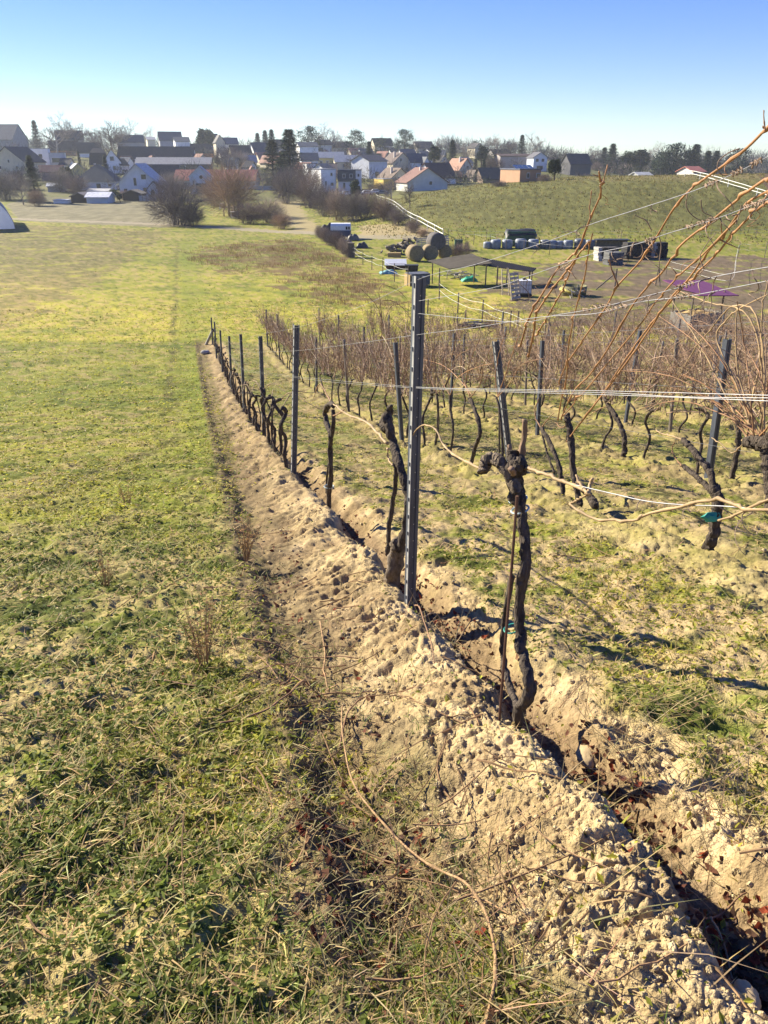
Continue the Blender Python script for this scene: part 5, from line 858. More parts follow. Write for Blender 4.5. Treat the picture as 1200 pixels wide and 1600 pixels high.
# ------------------------------------------------------------------ electric fences
def efence(pts, hpx, gl, tapes=2, r=.045, first='post'):
    tops = []
    for i, (u, v) in enumerate(pts):
        p = hit(u, v); s = px(p); hh = hpx[i] * s if hasattr(hpx, '__len__') else hpx * s; mb = MB(); mb.tube(np.array([(0, 0, -.2), (.02, 0, hh)]), r, 7); solo('fence_post', mb, m_wood, p, gl[0] % ORD[i], 'fence post', gl[1]); tops.append((p, hh))
    for j in range(tapes):
        P = []; f = [.86, .52, .25][j]
        for i, (p, hh) in enumerate(tops):
            P.append(p + [0, -.05, hh * f])
            if i < len(tops) - 1: q, h2 = tops[i + 1]; P.append((p + [0, -.05, hh * f] + q + [0, -.05, h2 * f]) / 2 - [0, 0, .09])
        P = np.array(P); mb = MB(); mb.tube(spline(P, len(P) * 4) - P[0], .010, 5); solo('fence_tape', mb, m_rope, P[0], gl[2] % ['upper', 'lower', 'lowest'][j], 'fence tape', gl[1] + ' tapes')
efence([(545, 400), (554, 404), (567, 414), (581, 422), (598, 430), (616, 441), (637, 448)], [16, 18, 20, 23, 26, 28, 30], ('dark fence post, %s from the top, along the fallow edge of the paddock', 'fence posts beside the fallow patch', '%s white tape of the fence between fallow patch and paddock'))
efence([(686, 468), (715, 490), (753, 503), (796, 520), (850, 535)], [28, 32, 34, 34, 30], ('grey fence post, %s from the left, just beyond the vine row ends', 'fence posts beyond the vines', '%s white tape of the fence just beyond the vine row ends'))
efence([(740, 383), (765, 386), (790, 391), (818, 393), (858, 399), (902, 401)], 18, ('thin fence post, %s from the left, in front of the silage bales', 'fence posts before the silage bales', '%s white tape of the fence before the silage bales'), 1, .04)
efence([(700, 373), (760, 374), (830, 375), (900, 375), (970, 374), (1040, 374), (1110, 373), (1180, 372), (1260, 371)], 14, ('thin fence post, %s from the left, along the foot of the hill', 'fence posts along the hill foot', '%s white tape along the foot of the hill'), 2, .035)
efence([(1040, 432), (1138, 452), (1152, 404), (1194, 403), (1240, 402)], [26, 26, 24, 24, 24], ('thin fence post, %s one met going round the right side of the paddock', 'fence posts right of the feeder', '%s white tape right of the purple roofed feeder'), 2, .035)
for i, (u, v, hh) in enumerate([(664, 466, 22), (668, 490, 22), (727, 497, 12), (773, 512, 12), (808, 512, 26), (902, 530, 30)]):
    p = hit(u, v); s = px(p); mb = MB(); mb.tube(np.array([(0, 0, -.2), (.02, 0, hh * s)]), .05, 7); solo('wooden_stake', mb, m_wood, p, 'short dark wooden stake, %s from the left, standing before the paddock fence' % ORD[i], 'stake', 'short stakes by the paddock')
mb = MB(); rg = np.random.default_rng(12)
for i in range(18): a = rg.normal(size=3) * [.5, .2, .08] + [0, 0, .2]; d = rg.normal(size=3) * [.5, .3, .08]; mb.tube(np.array([a - d, a + d]), .03, 5, c=np.array((.30, .28, .25)) * (.4 + .9 * rg.random()))
mb.box((0, .1, .12), (2.4, .2, .16), c3=np.array((.05, .045, .04))); solo('branch_heap', mb, mm('stack_wood', (1, 1, 1)), hit(748, 512), 'low heap of grey branches on a dark plank beyond the vines', 'branches')
# white rails up the hill and white pipes on the crest
def rail(pts, lab, nposts=5, r=.07, hh=1.2, yy=None):
    P = np.array([hit(u, v) for u, v in pts]) if yy is None else np.array([[at(u, v, q)[0], q, float(T(at(u, v, q)[0], q))] for (u, v), q in zip(pts, yy)]); e = empty('white_rail_fence', P[0], lab, 'fence'); S = np.array([lerp(P[0], P[-1], t) if len(P) == 2 else spline(P, 20)[int(t * 19)] for t in np.linspace(0, 1, 20)]); S[:, 2] = T(S[:, 0], S[:, 1])
    for z_ in (.55 * hh, hh): mb = MB(); mb.tube(S - P[0] + [0, 0, z_], r, 6); mb.build('rail', m_rope, e)
    for i in range(nposts): q = S[int(i * 19 / (nposts - 1))]; mb = MB(); mb.tube(np.array([(0, 0, -.2), (0, 0, hh)]) + q - P[0], r, 6); mb.build('post', m_rope, e)
rail([(588, 312), (625, 334), (660, 356), (692, 374)], 'double white rail running down the left edge of the hill to the hay bales', 9, .055, 1.3)
rail([(956, 271), (1000, 269), (1030, 267), (1064, 269)], 'white rail fence along the crest of the round hill', 7, .07, 1.2)
rail([(1070, 276), (1130, 291), (1200, 312), (1260, 330)], 'white rail fence running down the right side of the hill along the ploughed field', 6, .06, 1.2)
# ------------------------------------------------------------------ village
def plaster(c): return mm('plaster_%d_%d_%d' % tuple(int(q * 100) for q in c), c, rough=.9, var=.12, scale=.6)
def tiles(c): return mm('tiles_%d_%d_%d' % tuple(int(q * 1000) for q in c), c, rough=.75, var=.3, scale=1.2, stretch=(1, 1, 3), bump=.3, bscale=6.)
m_frame = mm('window_frame', (.55, .56, .57), rough=.5, var=.05); m_pane = mm('window_glass', (.030, .038, .050), rough=.12, var=.1, spec=.6)
WH, CRM, YEL, GRY, BRN, ORA = (.76, .76, .75), (.55, .49, .36), (.62, .48, .17), (.36, .37, .38), (.19, .14, .11), (.52, .26, .13)
DK, DKB, RED, ORR, SLT, LG = (.045, .042, .045), (.075, .05, .04), (.17, .06, .045), (.30, .12, .07), (.07, .08, .10), (.26, .27, .29)
def prism_roof(mb, W, L, ez, rz_, axis, o=.45, th=.22, skew=0.):
    if axis == 'y':
        sl = (rz_ - ez) / (W / 2); e = ez - o * sl; X = [-W / 2 - o, 0, W / 2 + o]; Zs = [e, rz_, e]; V = []
        for y in (-o, L + o):
            for x, z in zip(X, Zs): V.append((x, y, z + th))
            for x, z in zip(X, Zs): V.append((x, y, z + .012))
    else:
        sl = (rz_ - ez) / (L / 2); e = ez - o * sl; Y = [-o, L / 2, L + o]; Zs = [e, rz_, e]; V = []
        for x in (W / 2 + o, -W / 2 - o):
            for y, z in zip(Y, Zs): V.append((x, y, z + th))
            for y, z in zip(Y, Zs): V.append((x, y, z + .012))
    q = [[0, 1, 7, 6], [1, 2, 8, 7], [3, 9, 10, 4], [4, 10, 11, 5], [0, 6, 9, 3], [2, 5, 11, 8], [0, 3, 4, 1], [1, 4, 5, 2], [6, 7, 10, 9], [7, 8, 11, 10]]
    mb.add(V, q)
def gable_walls(mb, W, L, ez, rz_, axis, base=-4.):
    if axis == 'y':
        V = [(-W / 2, 0, base), (W / 2, 0, base), (W / 2, 0, ez), (0, 0, rz_), (-W / 2, 0, ez), (-W / 2, L, base), (W / 2, L, base), (W / 2, L, ez), (0, L, rz_), (-W / 2, L, ez)]
        mb.add(V, [[0, 1, 2, 4], [5, 9, 7, 6], [0, 4, 9, 5], [1, 6, 7, 2], [4, 3, 8, 9], [3, 2, 7, 8]], [[4, 2, 3], [9, 8, 7]])
    else:
        V = [(-W / 2, 0, base), (W / 2, 0, base), (W / 2, L, base), (-W / 2, L, base), (-W / 2, 0, ez), (W / 2, 0, ez), (W / 2, L, ez), (-W / 2, L, ez), (-W / 2, L / 2, rz_), (W / 2, L / 2, rz_)]
        mb.add(V, [[0, 1, 5, 4], [1, 2, 6, 5], [2, 3, 7, 6], [3, 0, 4, 7], [4, 5, 9, 8], [6, 7, 8, 9]], [[4, 8, 7], [5, 6, 9]])
def win(e, s, x, z, w, h_, y=0., mt=None):
    m = MB(); m.box((x * s, y - .02, z * s), (w * s, .1, h_ * s)); f = m.build('window', m_frame, e); m = MB(); m.box((x * s, y - .06, z * s), (w * s * .8, .06, h_ * s * .82)); m.build('pane', mt or m_pane, f)
def house(u, v, w, wall, roof, typ, wc, rc, lab, L=10., yaw=0., y=None, wins=(), chim=(), name='house', cat='house', group=None, o=.45):
    p = hit(u, v) if y is None else np.array([at(u, v, y)[0], y, float(at(u, v, y)[2])]); s = px(p); e = empty(name, p, lab, cat, group, yaw); W, ez, rz_ = w * s, wall * s, (wall + roof) * s; m = MB()
    if typ in ('front', 'side'):
        ax = 'y' if typ == 'front' else 'x'; gable_walls(m, W, L, ez, rz_, ax); m.build('wall', plaster(wc), e); m = MB(); prism_roof(m, W, L, ez, rz_, ax, o); r = m.build('roof', tiles(rc), e)
    elif typ == 'hip':
        m.box((0, L / 2, ez / 2 - 2), (W, L, ez + 4)); m.build('wall', plaster(wc), e); m = MB(); q = .5; a, b_ = W / 2 + q, L / 2 + q; rl = max(.1, W / 2 - L / 2 * .8); z0 = ez + .01
        m.add([(-a, -q, z0), (a, -q, z0), (a, L + q, z0), (-a, L + q, z0), (-rl, L / 2, rz_), (rl, L / 2, rz_)], [[0, 3, 2, 1], [0, 1, 5, 4], [2, 3, 4, 5]], [[1, 2, 5], [3, 0, 4]]); r = m.build('roof', tiles(rc), e)
    elif typ == 'flat':
        m.box((0, L / 2, ez / 2 - 2), (W, L, ez + 4)); m.build('wall', plaster(wc), e); m = MB(); m.box((0, L / 2, ez + .13), (W + .3, L + .3, .24)); r = m.build('roof', tiles(rc), e)
    elif typ == 'mansard':
        m.box((0, L / 2, ez / 2 - 2), (W, L, ez + 4)); m.build('wall', plaster(wc), e); m = MB(); a = W / 2 + .3; z0 = ez + .01; h2 = ez + (rz_ - ez) * .72; f = .80
        m.add([(-a, -.3, z0), (a, -.3, z0), (a, L + .3, z0), (-a, L + .3, z0), (-a * f, .9, h2), (a * f, .9, h2), (a * f, L - .9, h2), (-a * f, L - .9, h2), (-a * f * .55, L / 2, rz_), (a * f * .55, L / 2, rz_)], [[0, 3, 2, 1], [0, 1, 5, 4], [1, 2, 6, 5], [2, 3, 7, 6], [3, 0, 4, 7], [4, 5, 9, 8], [6, 7, 8, 9]], [[5, 6, 9], [7, 4, 8]]); r = m.build('roof', tiles(rc), e)
    for q in wins: win(e, s, *q)
    for (x, z, h_) in chim: m = MB(); yy = L * .5 if typ != 'front' else L * .3; m.box((x * s, yy, z * s + h_ * s / 2 - .6), (.7, .7, h_ * s + 1.2)); m.build('chimney', plaster((.45, .40, .36)), r)
    return e, s
def annex(e, s, x, w, wall, roof, typ, wc, rc, L=6., yoff=0.):
    """a wing: a wall part and its roof, standing beside or before the main block"""
    W, ez, rz_ = w * s, wall * s, (wall + roof) * s; m = MB()
    if typ == 'flat': m.box((0, L / 2, ez / 2 - 2), (W, L, ez + 4)); m2 = MB(); m2.box((0, L / 2, ez + .12), (W + .25, L + .25, .22))
    else: gable_walls(m, W, L, ez, rz_, 'y' if typ == 'front' else 'x'); m2 = MB(); prism_roof(m2, W, L, ez, rz_, 'y' if typ == 'front' else 'x', .35)
    a = m.build('wing', plaster(wc), e); a.location = (x * s, yoff, 0); b = m2.build('roof', tiles(rc), a); return a
house(2, 238, 40, 18, 22, 'side', (.26, .27, .29), SLT, 'huge hazy grey barn with dark roof on the left skyline', 24, .0, 520)
house(16, 275, 56, 20, 21, 'front', CRM, DK, 'cream gabled house at the left edge with a dark roof', 16, -.15, wins=[(2, 21, 4, 5), (-14, 12, 4, 5), (14, 12, 4, 5)], chim=[(-6, 38, 8)])
house(-2, 258, 28, 8, 10, 'side', (.40, .22, .18), (.20, .09, .07), 'reddish low house cut by the left edge, behind the cream gable', 9, .2, chim=[(6, 14, 6)])
e, s = house(62, 268, 34, 32, 0, 'flat', WH, LG, 'white flat roofed cube house with bright left wall', 9, .28, wins=[(-6, 22, 4, 6), (5, 22, 6, 6), (-5, 9, 4, 7)]); annex(e, s, 27, 26, 26, 0, 'flat', (.42, .44, .46), LG, 8, .4); win(e, s, 27, 16, 16, 8, .4)
house(101, 243, 42, 8, 13, 'side', ORA, DKB, 'dark roofed long house with an orange lit gable end behind the white cube house', 9, .3)
house(141, 246, 34, 7, 14, 'side', WH, DK, 'dark roofed house with narrow white gable end on the left', 9, .3)
e, s = house(157, 271, 28, 12, 24, 'mansard', YEL, DK, 'white house with two dark steep roofs and a yellow lit left end', 9, .3, wins=[(-8, 6, 4, 5)]); annex(e, s, 20, 26, 16, 18, 'front', WH, DK, 9, -1.6); win(e, s, 20, 21, 7, 7, -1.6); win(e, s, 22, 8, 5, 6, -1.6); annex(e, s, 38, 12, 12, 0, 'flat', GRY, LG, 5, -1.)  # yellow main walls paint sunlight onto the left end of a white house
house(150, 297, 60, 12, 25, 'hip', (.55, .56, .58), (.04, .05, .06), 'white bungalow with large dark hipped roof', 15, .1, wins=[(5, 6, 8, 8), (22, 7, 6, 4)], chim=[(-4, 30, 8)])
house(124, 278, 20, 12, 8, 'front', YEL, LG, 'small house with sunlit cream gable behind the dark hipped roof', 8, .5)
e, s = house(218, 308, 58, 21, 26, 'front', (.54, .59, .64), (.40, .41, .43), 'white gabled house with wide pale roof edges facing the field', 12, .03, wins=[(-4, 22, 5, 13), (10, 29, 9, 8), (10, 10, 6, 8), (-20, 10, 6, 5)], o=.9); annex(e, s, 26, 16, 14, 8, 'front', (.54, .59, .64), DKB, 5, -2.2)
house(219, 275, 18, 8, 8, 'side', GRY, DKB, 'dark brown roof ridge rising behind the white gabled house', 8, .0)
house(244, 258, 116, 10, 16, 'side', WH, DK, 'very long dark roofed barn with a white left gable end', 11, .06)
house(272, 272, 114, 14, 9, 'side', BRN, (.24, .24, .24), 'long low brown farm building with pale grey roof and sunlit left end', 11, .10, wins=[(14, 8, 10, 8)])
house(253, 291, 50, 8, 21, 'side', ORA, (.05, .045, .045), 'barn with plain dark roof and orange lit left gable', 11, .12)
house(318, 246, 34, 7, 12, 'side', ORA, DK, 'dark roof with tall orange brick gable on the left', 9, .6)
e, s = house(336, 296, 126, 13, 14, 'side', (.45, .48, .51), (.22, .075, .06), 'long house with faded red roof behind the tan bush', 12, -.0, wins=[(52, 7, 6, 7)]); 
e, s = house(315, 303, 33, 25, 14, 'front', (.52, .56, .60), (.45, .40, .40), 'white chapel like gabled house with a round window above dark glass doors', 9, .16); m = MB(); t = np.linspace(0, 2 * math.pi, 19); m.tube(np.array([(1.5 * s, -.16, 24 * s), (1.5 * s, .1, 24 * s)]), 3.2 * s, 18); f = m.build('window', m_frame, e); m = MB(); m.tube(np.array([(1.5 * s, -.22, 24 * s), (1.5 * s, -.15, 24 * s)]), 2.6 * s, 18); m.build('pane', m_pane, f); m = MB(); m.box((1 * s, -.12, 7.5 * s), (17 * s, .3, 15 * s)); m.build('glass_door', mm('teal_glass', (.03, .06, .075), rough=.2, spec=.5), e)
house(381, 255, 32, 8, 17, 'side', CRM, DK, 'dark roofed house with cream lit gable, left of the white gabled one', 10, .5)
house(412, 254, 26, 12, 16, 'side', WH, (.07, .07, .085), 'tall dark roofed house with bright white left gable', 10, .55, wins=[(4, 6, 5, 5)])
house(385, 262, 34, 8, 9, 'side', (.50, .54, .58), LG, 'pale low house with grey roof below the dark roofed pair', 8, .3)
house(414, 258, 16, 8, 10, 'side', CRM, (.34, .16, .11), 'small house with orange roof at the left of the great conifers', 8, .5)
p = hit(428, 291); s = px(p); e = empty('tent_roof_hut', p, 'garden hut with a tall pointed straw coloured tent roof', 'hut'); m = MB(); m.tube(np.array([(0, 0, 8 * s), (0, 0, 14 * s), (0, 0, 22 * s)]), np.array([6.5 * s, 3.4 * s, .15]), 8); m.build('roof', tiles((.42, .36, .25)), e); m = MB(); m.tube(np.array([(0, 0, -1), (0, 0, 8 * s)]), 4.6 * s, 8); m.build('wall', m_wood, e)
# white flat roofed pair
e, s = house(514, 300, 26, 32, 0, 'flat', WH, LG, 'white modern flat roofed house, left half of the pair above the gully', 11, .55, wins=[(5, 25, 4, 5), (6, 11, 5, 5), (-5, 12, 3, 8)])
e, s = house(547, 299, 36, 30, 0, 'flat', (.58, .58, .59), SLT, 'white modern house with dark slate clad upper storey, right half of the pair', 10, .05, wins=[(8, 9, 7, 6), (-9, 8, 4, 10)]); m = MB(); m.box((-5 * s, -.1, 22 * s), (28 * s, .5, 16 * s)); a = m.build('cladding', tiles((.045, .055, .075)), e); win(e, s, -9, 22, 5, 6, -.38); win(e, s, 2, 22, 5, 6, -.38); win(e, s, 13.5, 23, 3.5, 5, -.02)
e, s = house(508, 276, 40, 18, 0, 'flat', (.42, .30, .24), SLT, 'brown and dark modern house behind the white pair', 9, .3, wins=[(-8, 12, 5, 6), (8, 12, 5, 6)]); annex(e, s, -22, 14, 18, 0, 'flat', WH, SLT, 8, -.5)
house(485, 268, 26, 16, 10, 'side', (.52, .56, .62), (.06, .07, .09), 'white house with dark blue grey roof right of the great conifers', 9, .2, wins=[(-6, 8, 5, 5), (4, 8, 5, 5)])
house(516, 262, 44, 14, 8, 'side', (.58, .50, .22), (.22, .24, .28), 'long yellow house with pale grey roof', 10, .15, wins=[(-14, 7, 5, 6), (-4, 7, 5, 6), (10, 7, 5, 6)])
house(546, 264, 44, 10, 9, 'side', CRM, (.24, .26, .30), 'cream terrace house with grey roof right of the yellow one', 10, .15, wins=[(-8, 5, 4, 5), (6, 5, 4, 5)])
e, s = house(591, 278, 38, 24, 8, 'side', (.56, .58, .62), (.055, .055, .07), 'tall white house with dark roof and bright cream left gable', 11, .75, wins=[(-3, 5, 9, 9)])
house(560, 246, 24, 6, 7, 'side', CRM, (.36, .15, .10), 'house with small orange roof beyond the yellow terrace', 9, .3)
e, s = house(629, 272, 34, 16, 14, 'front', CRM, (.10, .07, .06), 'cream gabled house with broad dark brown left roof slope', 11, .45, wins=[(-3, 20, 5, 5), (-7, 7, 6, 6), (7, 7, 6, 6)], chim=[(-8, 26, 6)])
e, s = house(656, 271, 32, 16, 12, 'side', (.52, .57, .66), (.05, .06, .08), 'bluish white house with two small gables and dark roof', 9, .45, wins=[(-6, 8, 4, 6)]); annex(e, s, 8, 11, 14, 9, 'front', (.52, .57, .66), SLT, 6, -2.); win(e, s, 8, 7, 4, 7, -2.)
e, s = house(626, 294, 32, 15, 13, 'front', (.60, .53, .36), (.12, .085, .065), 'yellow house with brown gable front and sunny left wing', 10, .5, wins=[(-3, 13, 4, 6), (4, 13, 4, 6)], chim=[(-9, 24, 6)]); annex(e, s, -24, 18, 13, 0, 'flat', (.70, .52, .14), LG, 7, -1.)
e, s = house(668, 298, 66, 12, 20, 'front', (.50, .50, .46), (.17, .09, .07), 'wide cream house with red brown roof sloping towards the hill', 12, .3, wins=[(5, 11, 6, 6)], chim=[(-6, 28, 6)])
house(694, 288, 44, 10, 20, 'side', WH, (.085, .05, .045), 'house with large dark maroon roof and white left gable', 11, .5)
house(728, 278, 26, 12, 15, 'front', (.54, .52, .44), (.28, .15, .10), 'cream gabled house with orange tinged roof and small gable window', 10, .5, wins=[(3, 15, 4, 5), (3, 5, 4, 4)], chim=[(-4, 24, 6)])
house(746, 284, 16, 7, 9, 'front', CRM, DKB, 'tiny cream gabled house right of the orange tinged roof', 7, .4)
house(770, 286, 34, 6, 15, 'side', BRN, (.05, .045, .045), 'cluster of dark maroon roofs above the hill edge', 9, .3)
e, s = house(796, 284, 28, 8, 10, 'side', WH, (.30, .33, .37), 'house with bright white left gable and pale blue grey roof', 6.5, .55)
house(712, 284, 22, 7, 7, 'side', (.30, .22, .18), (.13, .08, .065), 'low brown roofed building left of the tiny cream house', 8, .2)
e, s = house(828, 284, 36, 17, 0, 'flat', (.36, .22, .14), (.10, .11, .14), 'orange walled flat roofed house at the hill edge', 10, .3, wins=[(-4, 9, 5, 8), (14, 9, 8, 7)]); m = MB()
for i in range(4): m.box(((-16 + i * 8) * s, 2.5, 21 * s), (7 * s, 2.2, .08), rx=.35)
m.build('solar_panel', mm('solar', (.05, .08, .15), rough=.15, spec=.6), e)
e, s = house(843, 268, 22, 20, 7, 'front', (.56, .60, .66), (.10, .10, .11), 'white villa with two dark upper windows under a shallow gable', 10, .12, wins=[(-5, 16, 5, 5), (4, 16, 5, 5), (0, 6, 12, 5)])
house(806, 264, 52, 18, 3, 'side', (.36, .32, .30), DKB, 'long pale walled building left of the white villa', 10, .15)
house(906, 274, 34, 16, 14, 'side', (.09, .09, .10), (.06, .055, .055), 'hulking dark house among the trees on the skyline right of the villa', 10, .2)
house(880, 270, 16, 11, 3, 'side', (.5, .5, .5), (.42, .42, .44), 'small pale roofed shed beside the dark skyline house', 7, .2)
house(1092, 273, 22, 4, 7, 'side', (.5, .48, .45), (.34, .13, .10), 'small house with reddish roof behind the crest of the hill', 8, .3, y=260)
house(932, 262, 14, 7, 6, 'side', CRM, DKB, 'small cream house high between skyline trees', 8, .3, y=520)
house(1008, 280, 20, 5, 4, 'side', GRY, LG, 'pale shed roof peeping over the crest beside the white rails', 7, .1, y=250)
for i, (u, v, w, wl, rf, ty, wc, rc, yy, l_) in enumerate([(238, 234, 12, 14, 4, 'side', (.66, .60, .45), LG, 470, 'narrow sunlit cream house on the skyline above the long barn'), (286, 232, 22, 10, 6, 'side', WH, SLT, 500, 'white house with slate roof on the skyline right of the narrow cream one'), (268, 228, 34, 8, 12, 'side', GRY, SLT, 560, 'hazy grey roofed house high on the left skyline'), (345, 232, 14, 9, 10, 'front', CRM, DK, 500, 'pale gable on the skyline above the red roofed house'), (362, 234, 22, 8, 9, 'side', WH, (.10, .10, .12), 520, 'small white house on the skyline above the tan bush'), (330, 228, 24, 8, 9, 'side', GRY, DK, 580, 'distant grey house left of the pale skyline gable'), (440, 238, 30, 9, 9, 'side', (.45, .44, .42), DKB, 540, 'brown roofed skyline house behind the great conifers'), (483, 240, 30, 10, 6, 'side', WH, SLT, 470, 'long white skyline house right of the great conifers'), (508, 236, 22, 9, 7, 'side', (.52, .50, .46), DK, 520, 'skyline house with two white dormers above the yellow house'), (536, 238, 34, 7, 8, 'side', CRM, (.16, .10, .08), 540, 'long brown roofed skyline house above the cream terrace'), (600, 236, 30, 8, 10, 'side', CRM, DKB, 560, 'broad brown roof on the skyline behind the tall white house'), (665, 240, 28, 8, 9, 'side', (.5, .47, .42), (.14, .10, .08), 540, 'skyline house with light brown roof left of the dark evergreens'), (694, 262, 14, 9, 8, 'front', WH, DK, 440, 'white gable half hidden between evergreens'), (748, 246, 14, 14, 6, 'front', CRM, DK, 480, 'tall cream gable between the evergreens on the right'), (785, 250, 30, 7, 8, 'side', (.4, .38, .36), DKB, 520, 'dark roofed house behind the long pale walled building'), (640, 252, 24, 8, 9, 'side', WH, (.12, .10, .10), 480, 'white walled house tucked above the cream gabled one'), (110, 226, 40, 8, 12, 'side', (.3, .3, .32), SLT, 520, 'hazy dark barn roof on the skyline right of the larch'), (205, 232, 40, 9, 10, 'side', (.3, .3, .3), SLT, 520, 'hazy slate roofed house beside the big bare tree'), (865, 262, 26, 8, 7, 'side', (.3, .28, .27), DKB, 500, 'dark skyline roof right of the white villa'), (950, 266, 30, 6, 8, 'side', (.25, .23, .22), DKB, 480, 'dark low house among the trees above the hill crest'), (575, 250, 20, 8, 8, 'side', WH, SLT, 500, 'white house glimpsed left of the tall dark roofed one'), (455, 252, 20, 8, 7, 'side', GRY, SLT, 430, 'grey house glimpsed between the great conifers')]): house(u, v, w, wl, rf, ty, wc, rc, l_, 10, .35, yy)
rg = np.random.default_rng(202)
for i in range(60):
    u = rg.uniform(60, 740); yy = rg.uniform(330, 560); v = 800 - 1200 * ((float(T(at(u, 250, yy)[0], yy)) - 1.6) * CT + yy * ST) / (yy * CT - (float(T(at(u, 250, yy)[0], yy)) - 1.6) * ST)
    if hillh(at(u, 250, yy)[0], yy) > 2.5: continue
    q_ = i % 3; house(u, v, rg.uniform(9, 15) * 420 / yy, rg.uniform(4.5, 6.5) * 420 / yy * 1.6, rg.uniform(4, 6) * 420 / yy * 1.5, ['side', 'front', 'side'][q_], [WH, CRM, WH][q_], [DK, RED, SLT][q_], ['white house with dark roof in the crowded middle of the village', 'cream gabled house with reddish roof in the crowded middle of the village', 'white house with slate roof in the crowded middle of the village'][q_], rg.uniform(8, 11), rg.uniform(-.2, .7), yy, wins=[(-3, 4, 2.2, 3), (3, 4, 2.2, 3)], group=['dark roofed houses in the village middle', 'reddish roofed houses in the village middle', 'slate roofed houses in the village middle'][q_])
# sheds, garden walls, cars at the foot of the village
house(153, 318, 34, 9, 6, 'side', (.42, .50, .58), (.55, .57, .60), 'pale blue shed with shiny white roof at the edge of the stubble field', 6, .0, name='garden_shed', cat='shed'); house(124, 317, 24, 9, 5, 'front', (.07, .05, .04), (.20, .17, .15), 'brown wooden shed left of the pale blue shed', 6, .0, name='garden_shed', cat='shed'); house(207, 314, 28, 10, 5, 'front', (.05, .035, .03), (.16, .14, .11), 'dark brown wooden shed before the white gabled house', 6, .0, name='garden_shed', cat='shed'); house(94, 318, 20, 4, 0, 'flat', WH, (.5, .52, .55), 'low white container left of the brown wooden shed', 4, .0, name='garden_shed', cat='shed'); house(88, 300, 24, 8, 4, 'side', (.40, .42, .45), (.5, .53, .58), 'small shed with pale lean-to roof behind the dark spruce', 6, .2, name='garden_shed', cat='shed')
house(153, 306, 30, 6, 3, 'side', GRY, (.38, .38, .37), 'low outbuilding with grey roof behind the pale blue shed', 6, .0, name='garden_shed', cat='shed'); house(84, 282, 34, 12, 9, 'side', (.30, .22, .20), (.14, .06, .05), 'house with dark red roof right behind the dark spruce', 9, .4)
m = MB()
for i in range(5): m.box((-2.2 + i * 1.1, 0, .7), (.95, .08, 1.5))
p = hit(232, 314); e = empty('garden_fence', p, 'grey panel fence between dark shed and white gabled house', 'fence'); m.build('panels', plaster(GRY), e); m = MB()
for i in range(6): m.box((-2.75 + i * 1.1, -.02, .8), (.12, .14, 1.8))
m.build('posts', m_wood, e)
p = hit(418, 297); s = px(p); e = empty('garden_wall', p, 'blue grey garden wall below the pointed tent roof hut', 'wall'); m = MB(); m.box((0, 0, .5), (36 * s, .3, 7 * s)); m.build('wall', plaster((.33, .37, .42)), e); m = MB(); m.box((0, 0, .5 + 3.5 * s + .05), (36.4 * s, .42, .1)); m.build('coping', plaster(LG), e)
def car(u, v, yaw, c, lab):
    p = hit(u, v); e = empty('parked_car', p, lab, 'car', 'parked cars in the village', yaw); m = MB()
    pr = [(-2.1, .35), (-2.1, .8), (-1.9, .92), (-1.2, .98), (-.7, 1.42), (.8, 1.44), (1.5, 1.0), (2.05, .88), (2.1, .35)]; n = len(pr)
    V = [(x, -.85 * (1 if z < 1.1 else .85), z) for x, z in pr] + [(x, .85 * (1 if z < 1.1 else .85), z) for x, z in pr]; m.add(V, [[i, (i + 1) % n, n + (i + 1) % n, n + i] for i in range(n)], [[0, i + 1, i] for i in range(1, n - 1)] + [[n, n + i, n + i + 1] for i in range(1, n - 1)]); m.build('body', mm('paint_%d' % int(c[0] * 100), c, rough=.3, var=.03, spec=.6), e)
    m = MB(); m.add([(-1.1, -.868, 1.0), (1.35, -.868, 1.02), (.75, -.76, 1.38), (-.68, -.76, 1.37)], [[0, 1, 2, 3]]); m.build('side_window', m_pane, e)
    for x in (-1.3, 1.3): m = MB(); m.tube(np.array([(x, -.88, .32), (x, -.66, .32)]), .32, 14); m.build('wheel', m_dark, e)
car(572, 305, .2, (.55, .56, .58), 'silver car parked right of the white slate clad house'); car(586, 303, .1, (.60, .60, .60), 'white car parked beside the silver car'); car(598, 305, -.2, (.12, .13, .15), 'dark car at the right of the two pale parked cars'); car(540, 306, .2, (.50, .55, .60), 'pale car half hidden below the white flat roofed pair')
# little white huts in the lane
for u, v, l_, sc_ in [(347, 328, 'small weathered insect hotel stand beside the lane, upper one', 1.), (366, 342, 'low white framed hutch by the dark bush', 1.)]:
    p = hit(u, v); e = empty('hutch', p, l_, 'hutch'); m = MB()
    for x in (-.6, .6):
        for y_ in (0, .8): m.box((x, y_, .6), (.14, .14, 1.4))
    m.box((0, .4, .35), (1.2, .8, .10)); m.build('frame', plaster((.55, .50, .42)), e); m = MB(); m.box((0, .4, 1.36), (1.7, 1.2, .10), rx=.1); m.build('roof', M_postw, e); m = MB(); m.box((0, .5, .85), (1.0, .5, .8)); m.build('box', plaster((.35, .25, .16)), e)
